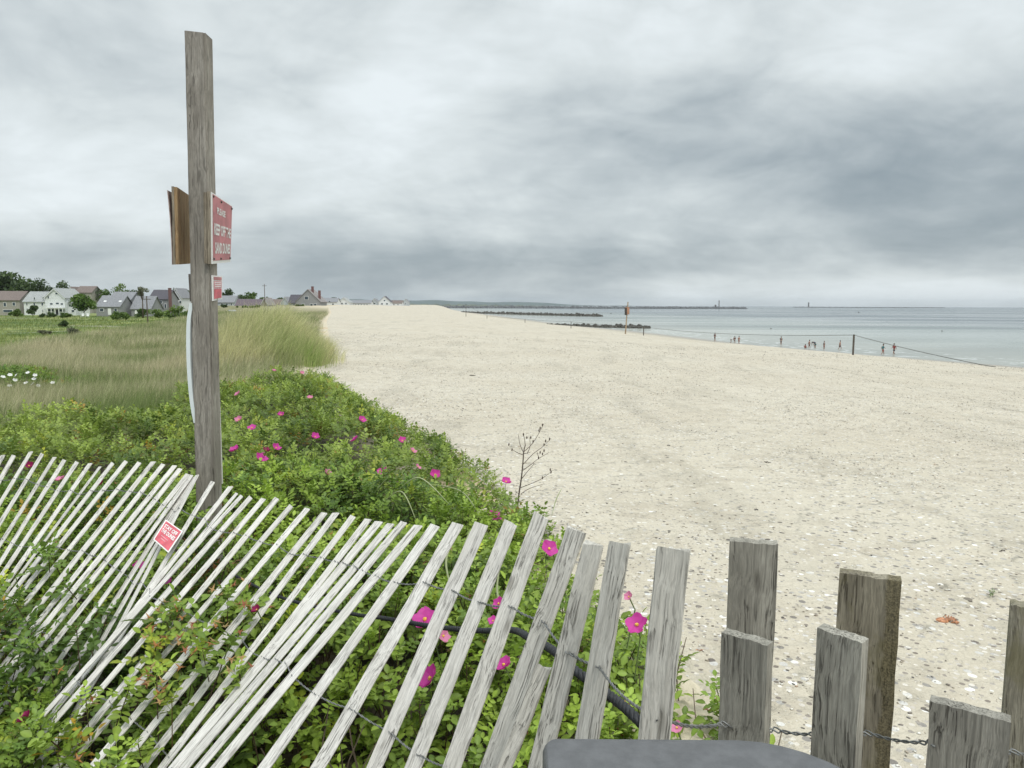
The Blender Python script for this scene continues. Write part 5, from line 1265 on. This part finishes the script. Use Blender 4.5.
def person(px_, yb, hpx, D, pose, shirt, shorts, label, face=0):
    p = P(px_, yb, D); g = max(float(H(p.x, D)), -.15); s_ = max(1.05, min(1.85, hpx/F*D))/1.75 if pose == 'stand' or pose == 'walk' else (max(1.3, min(1.8, hpx*1.45/F*D)))/1.75
    e_ = empty('person', (p.x, D, g), label, 'person', 'people at the water edge', face); e_.scale = (s_, s_, s_)
    if pose == 'stand': J = dict(pel=(0,0,.93), ch=(0,0,1.28), nk=(0,0,1.48), hd=(0,-.02,1.65), sl=(.19,0,1.42), el=(.25,.02,1.15), hl=(.24,-.05,.90), sr=(-.19,0,1.42), er=(-.25,.02,1.15), hr=(-.22,-.08,.92), kl=(.10,-.02,.50), fl=(.11,0,.08), kr=(-.10,-.03,.50), fr=(-.12,.0,.08))
    elif pose == 'walk': J = dict(pel=(0,0,.91), ch=(0,-.03,1.27), nk=(0,-.05,1.47), hd=(0,-.08,1.64), sl=(.19,-.04,1.41), el=(.24,.12,1.17), hl=(.24,.10,.93), sr=(-.19,-.04,1.41), er=(-.24,-.14,1.18), hr=(-.22,-.33,1.03), kl=(.10,-.20,.53), fl=(.10,-.26,.10), kr=(-.10,.03,.49), fr=(-.10,.30,.13))
    elif pose == 'bend': J = dict(pel=(0,.1,.90), ch=(0,-.25,1.08), nk=(0,-.42,1.12), hd=(0,-.58,1.08), sl=(.18,-.38,1.08), el=(.2,-.48,.80), hl=(.12,-.55,.55), sr=(-.18,-.38,1.08), er=(-.2,-.48,.80), hr=(-.12,-.58,.55), kl=(.12,-.03,.50), fl=(.14,.08,.08), kr=(-.12,-.03,.50), fr=(-.14,.10,.08))
    else: J = dict(pel=(0,.1,.30), ch=(0,-.04,.60), nk=(0,-.10,.78), hd=(0,-.16,.94), sl=(.18,-.08,.74), el=(.24,-.25,.52), hl=(.12,-.42,.40), sr=(-.18,-.08,.74), er=(-.24,-.25,.52), hr=(-.12,-.42,.40), kl=(.14,-.32,.52), fl=(.13,-.22,.07), kr=(-.14,-.34,.50), fr=(-.13,-.24,.07))
    nm = list(J); ix = {k: i for i, k in enumerate(nm)}
    V = [Vector(J[k]) for k in nm]+[Vector(J['fl'])+Vector((0,-.16,-.04)), Vector(J['fr'])+Vector((0,-.16,-.04)), Vector(J['hd'])+Vector((0,-.01,.10))]; a_ = len(nm)
    V[a_+2] = Vector(J['hd'])+(Vector(J['hd'])-Vector(J['nk'])).normalized()*.09
    E = [(ix['pel'],ix['ch']),(ix['ch'],ix['nk']),(ix['nk'],ix['hd']),(ix['hd'],a_+2),(ix['ch'],ix['sl']),(ix['sl'],ix['el']),(ix['el'],ix['hl']),(ix['ch'],ix['sr']),(ix['sr'],ix['er']),(ix['er'],ix['hr']),(ix['pel'],ix['kl']),(ix['kl'],ix['fl']),(ix['fl'],a_),(ix['pel'],ix['kr']),(ix['kr'],ix['fr']),(ix['fr'],a_+1)]
    rad = dict(pel=.13, ch=.135, nk=.055, hd=.095, sl=.058, el=.042, hl=.032, sr=.058, er=.042, hr=.032, kl=.062, fl=.042, kr=.062, fr=.042); rd = [rad[k] for k in nm]+[.03, .03, .07]
    skin_body('body', V, E, rd, MSK, e_)
    J = {k: Vector(v_) for k, v_ in J.items()}
    skin_body('shirt', [J['pel']*.85+J['ch']*.15, J['ch'], J['nk'].lerp(J['ch'], .35), J['sl'], J['sl'].lerp(J['el'], .6), J['sr'], J['sr'].lerp(J['er'], .6)], [(0,1),(1,2),(1,3),(3,4),(1,5),(5,6)], [.145, .155, .09, .075, .062, .075, .062], CL[shirt], e_)
    skin_body('shorts', [J['pel'], J['pel'].lerp(J['kl'], .75), J['pel'].lerp(J['kr'], .75)], [(0,1),(0,2)], [.15, .09, .09], CL[shorts], e_)
    bm = bmesh.new(); hd = J['hd']+(J['hd']-J['nk']).normalized()*.05+Vector((0, .025, .015)); bmesh.ops.create_uvsphere(bm, u_segments=10, v_segments=8, radius=.108, matrix=Matrix.Translation(hd)@Matrix.Diagonal((.95, 1, 1, 1))); link('hair', bm, MHR, e_, smooth=True)
PE = [(714.7,341.9,8.4,133,'stand','navy','navy','person in dark clothes standing alone, leftmost at the water edge',.4),
 (731,343,5.5,126,'bend','white','grey','person in white bending over beside the dark-clothed pair',1.2),
 (734.6,343,7.2,126,'stand','navy','grey','person in dark clothes standing in the middle of the trio',2.8),
 (738.8,344,8,123,'stand','peach','red','person in peach clothing at the right of the trio',.3),
 (781,343.4,8.8,126,'stand','navy','navy','dark figure standing in the shallows between the trio and the children',.1),
 (809,346,9,116,'walk','peach','navy','person walking behind the crouching child in red',1.4),
 (805,347.6,4,113,'crouch','red','red','small child in red crouching on the wet sand',0),
 (815,346,7.5,116,'bend','navy','teal','person in dark clothes bending over in the shallows',-1.2),
 (824,347,9,113,'stand','grey','red','person in grey standing right of the bending one',.5),
 (839.7,347,9.6,113,'walk','peach','navy','person walking in the shallows left of the tall string post',.9),
 (882.5,354,11.6,101,'walk','teal','red','nearer person with teal top walking right of the tall string post',1.5),
 (894,354,12,101,'walk','red','navy','rightmost person, in red top, walking in the shallows',-1.3)]
for a_ in PE: person(*a_)
for (px_, py_, lb) in ((611, 313.7, 'small dark buoy in the water left of the wooden signpost'), (771, 328.7, 'swimmer head in the water above the leftmost waders'), (858.6, 312.6, 'tiny dark buoy far out above the tall string post'), (942, 331, 'dark buoy in the water at right')):
    D = 6.5*F/(py_-305-(px_-512)*.0043); q = P(px_, py_, D); e_ = empty('buoy', (q.x, D, 0), lb, 'buoy'); r_ = D*1.6/F/2
    bm = bmesh.new(); bmesh.ops.create_uvsphere(bm, u_segments=12, v_segments=8, radius=r_, matrix=Matrix.Diagonal((1, 1, .8, 1))); link('float', bm, MDK, e_, smooth=True)
    bm = bmesh.new(); tube(bm, [(0, 0, r_*.6), (0, 0, r_*1.5)], r_*.15, 6); link('top_mark', bm, MDK, e_)

# ------------------------------------------------------------------ haze
HAZE = 5e-5
bm = bmesh.new(); box(bm, -16500, -60, -45, 17500, 15400, 130)
m = bpy.data.materials.new('haze_air'); m.use_nodes = True; nt = m.node_tree; nt.nodes.remove(nt.nodes['Principled BSDF'])
pv = nt.nodes.new('ShaderNodeVolumePrincipled'); pv.inputs['Color'].default_value = (.86, .93, 1, 1); pv.inputs['Density'].default_value = HAZE; pv.inputs['Anisotropy'].default_value = .3
nt.links.new(pv.outputs[0], nt.nodes['Material Output'].inputs['Volume'])
tag(link('haze', bm, m), kind='stuff')
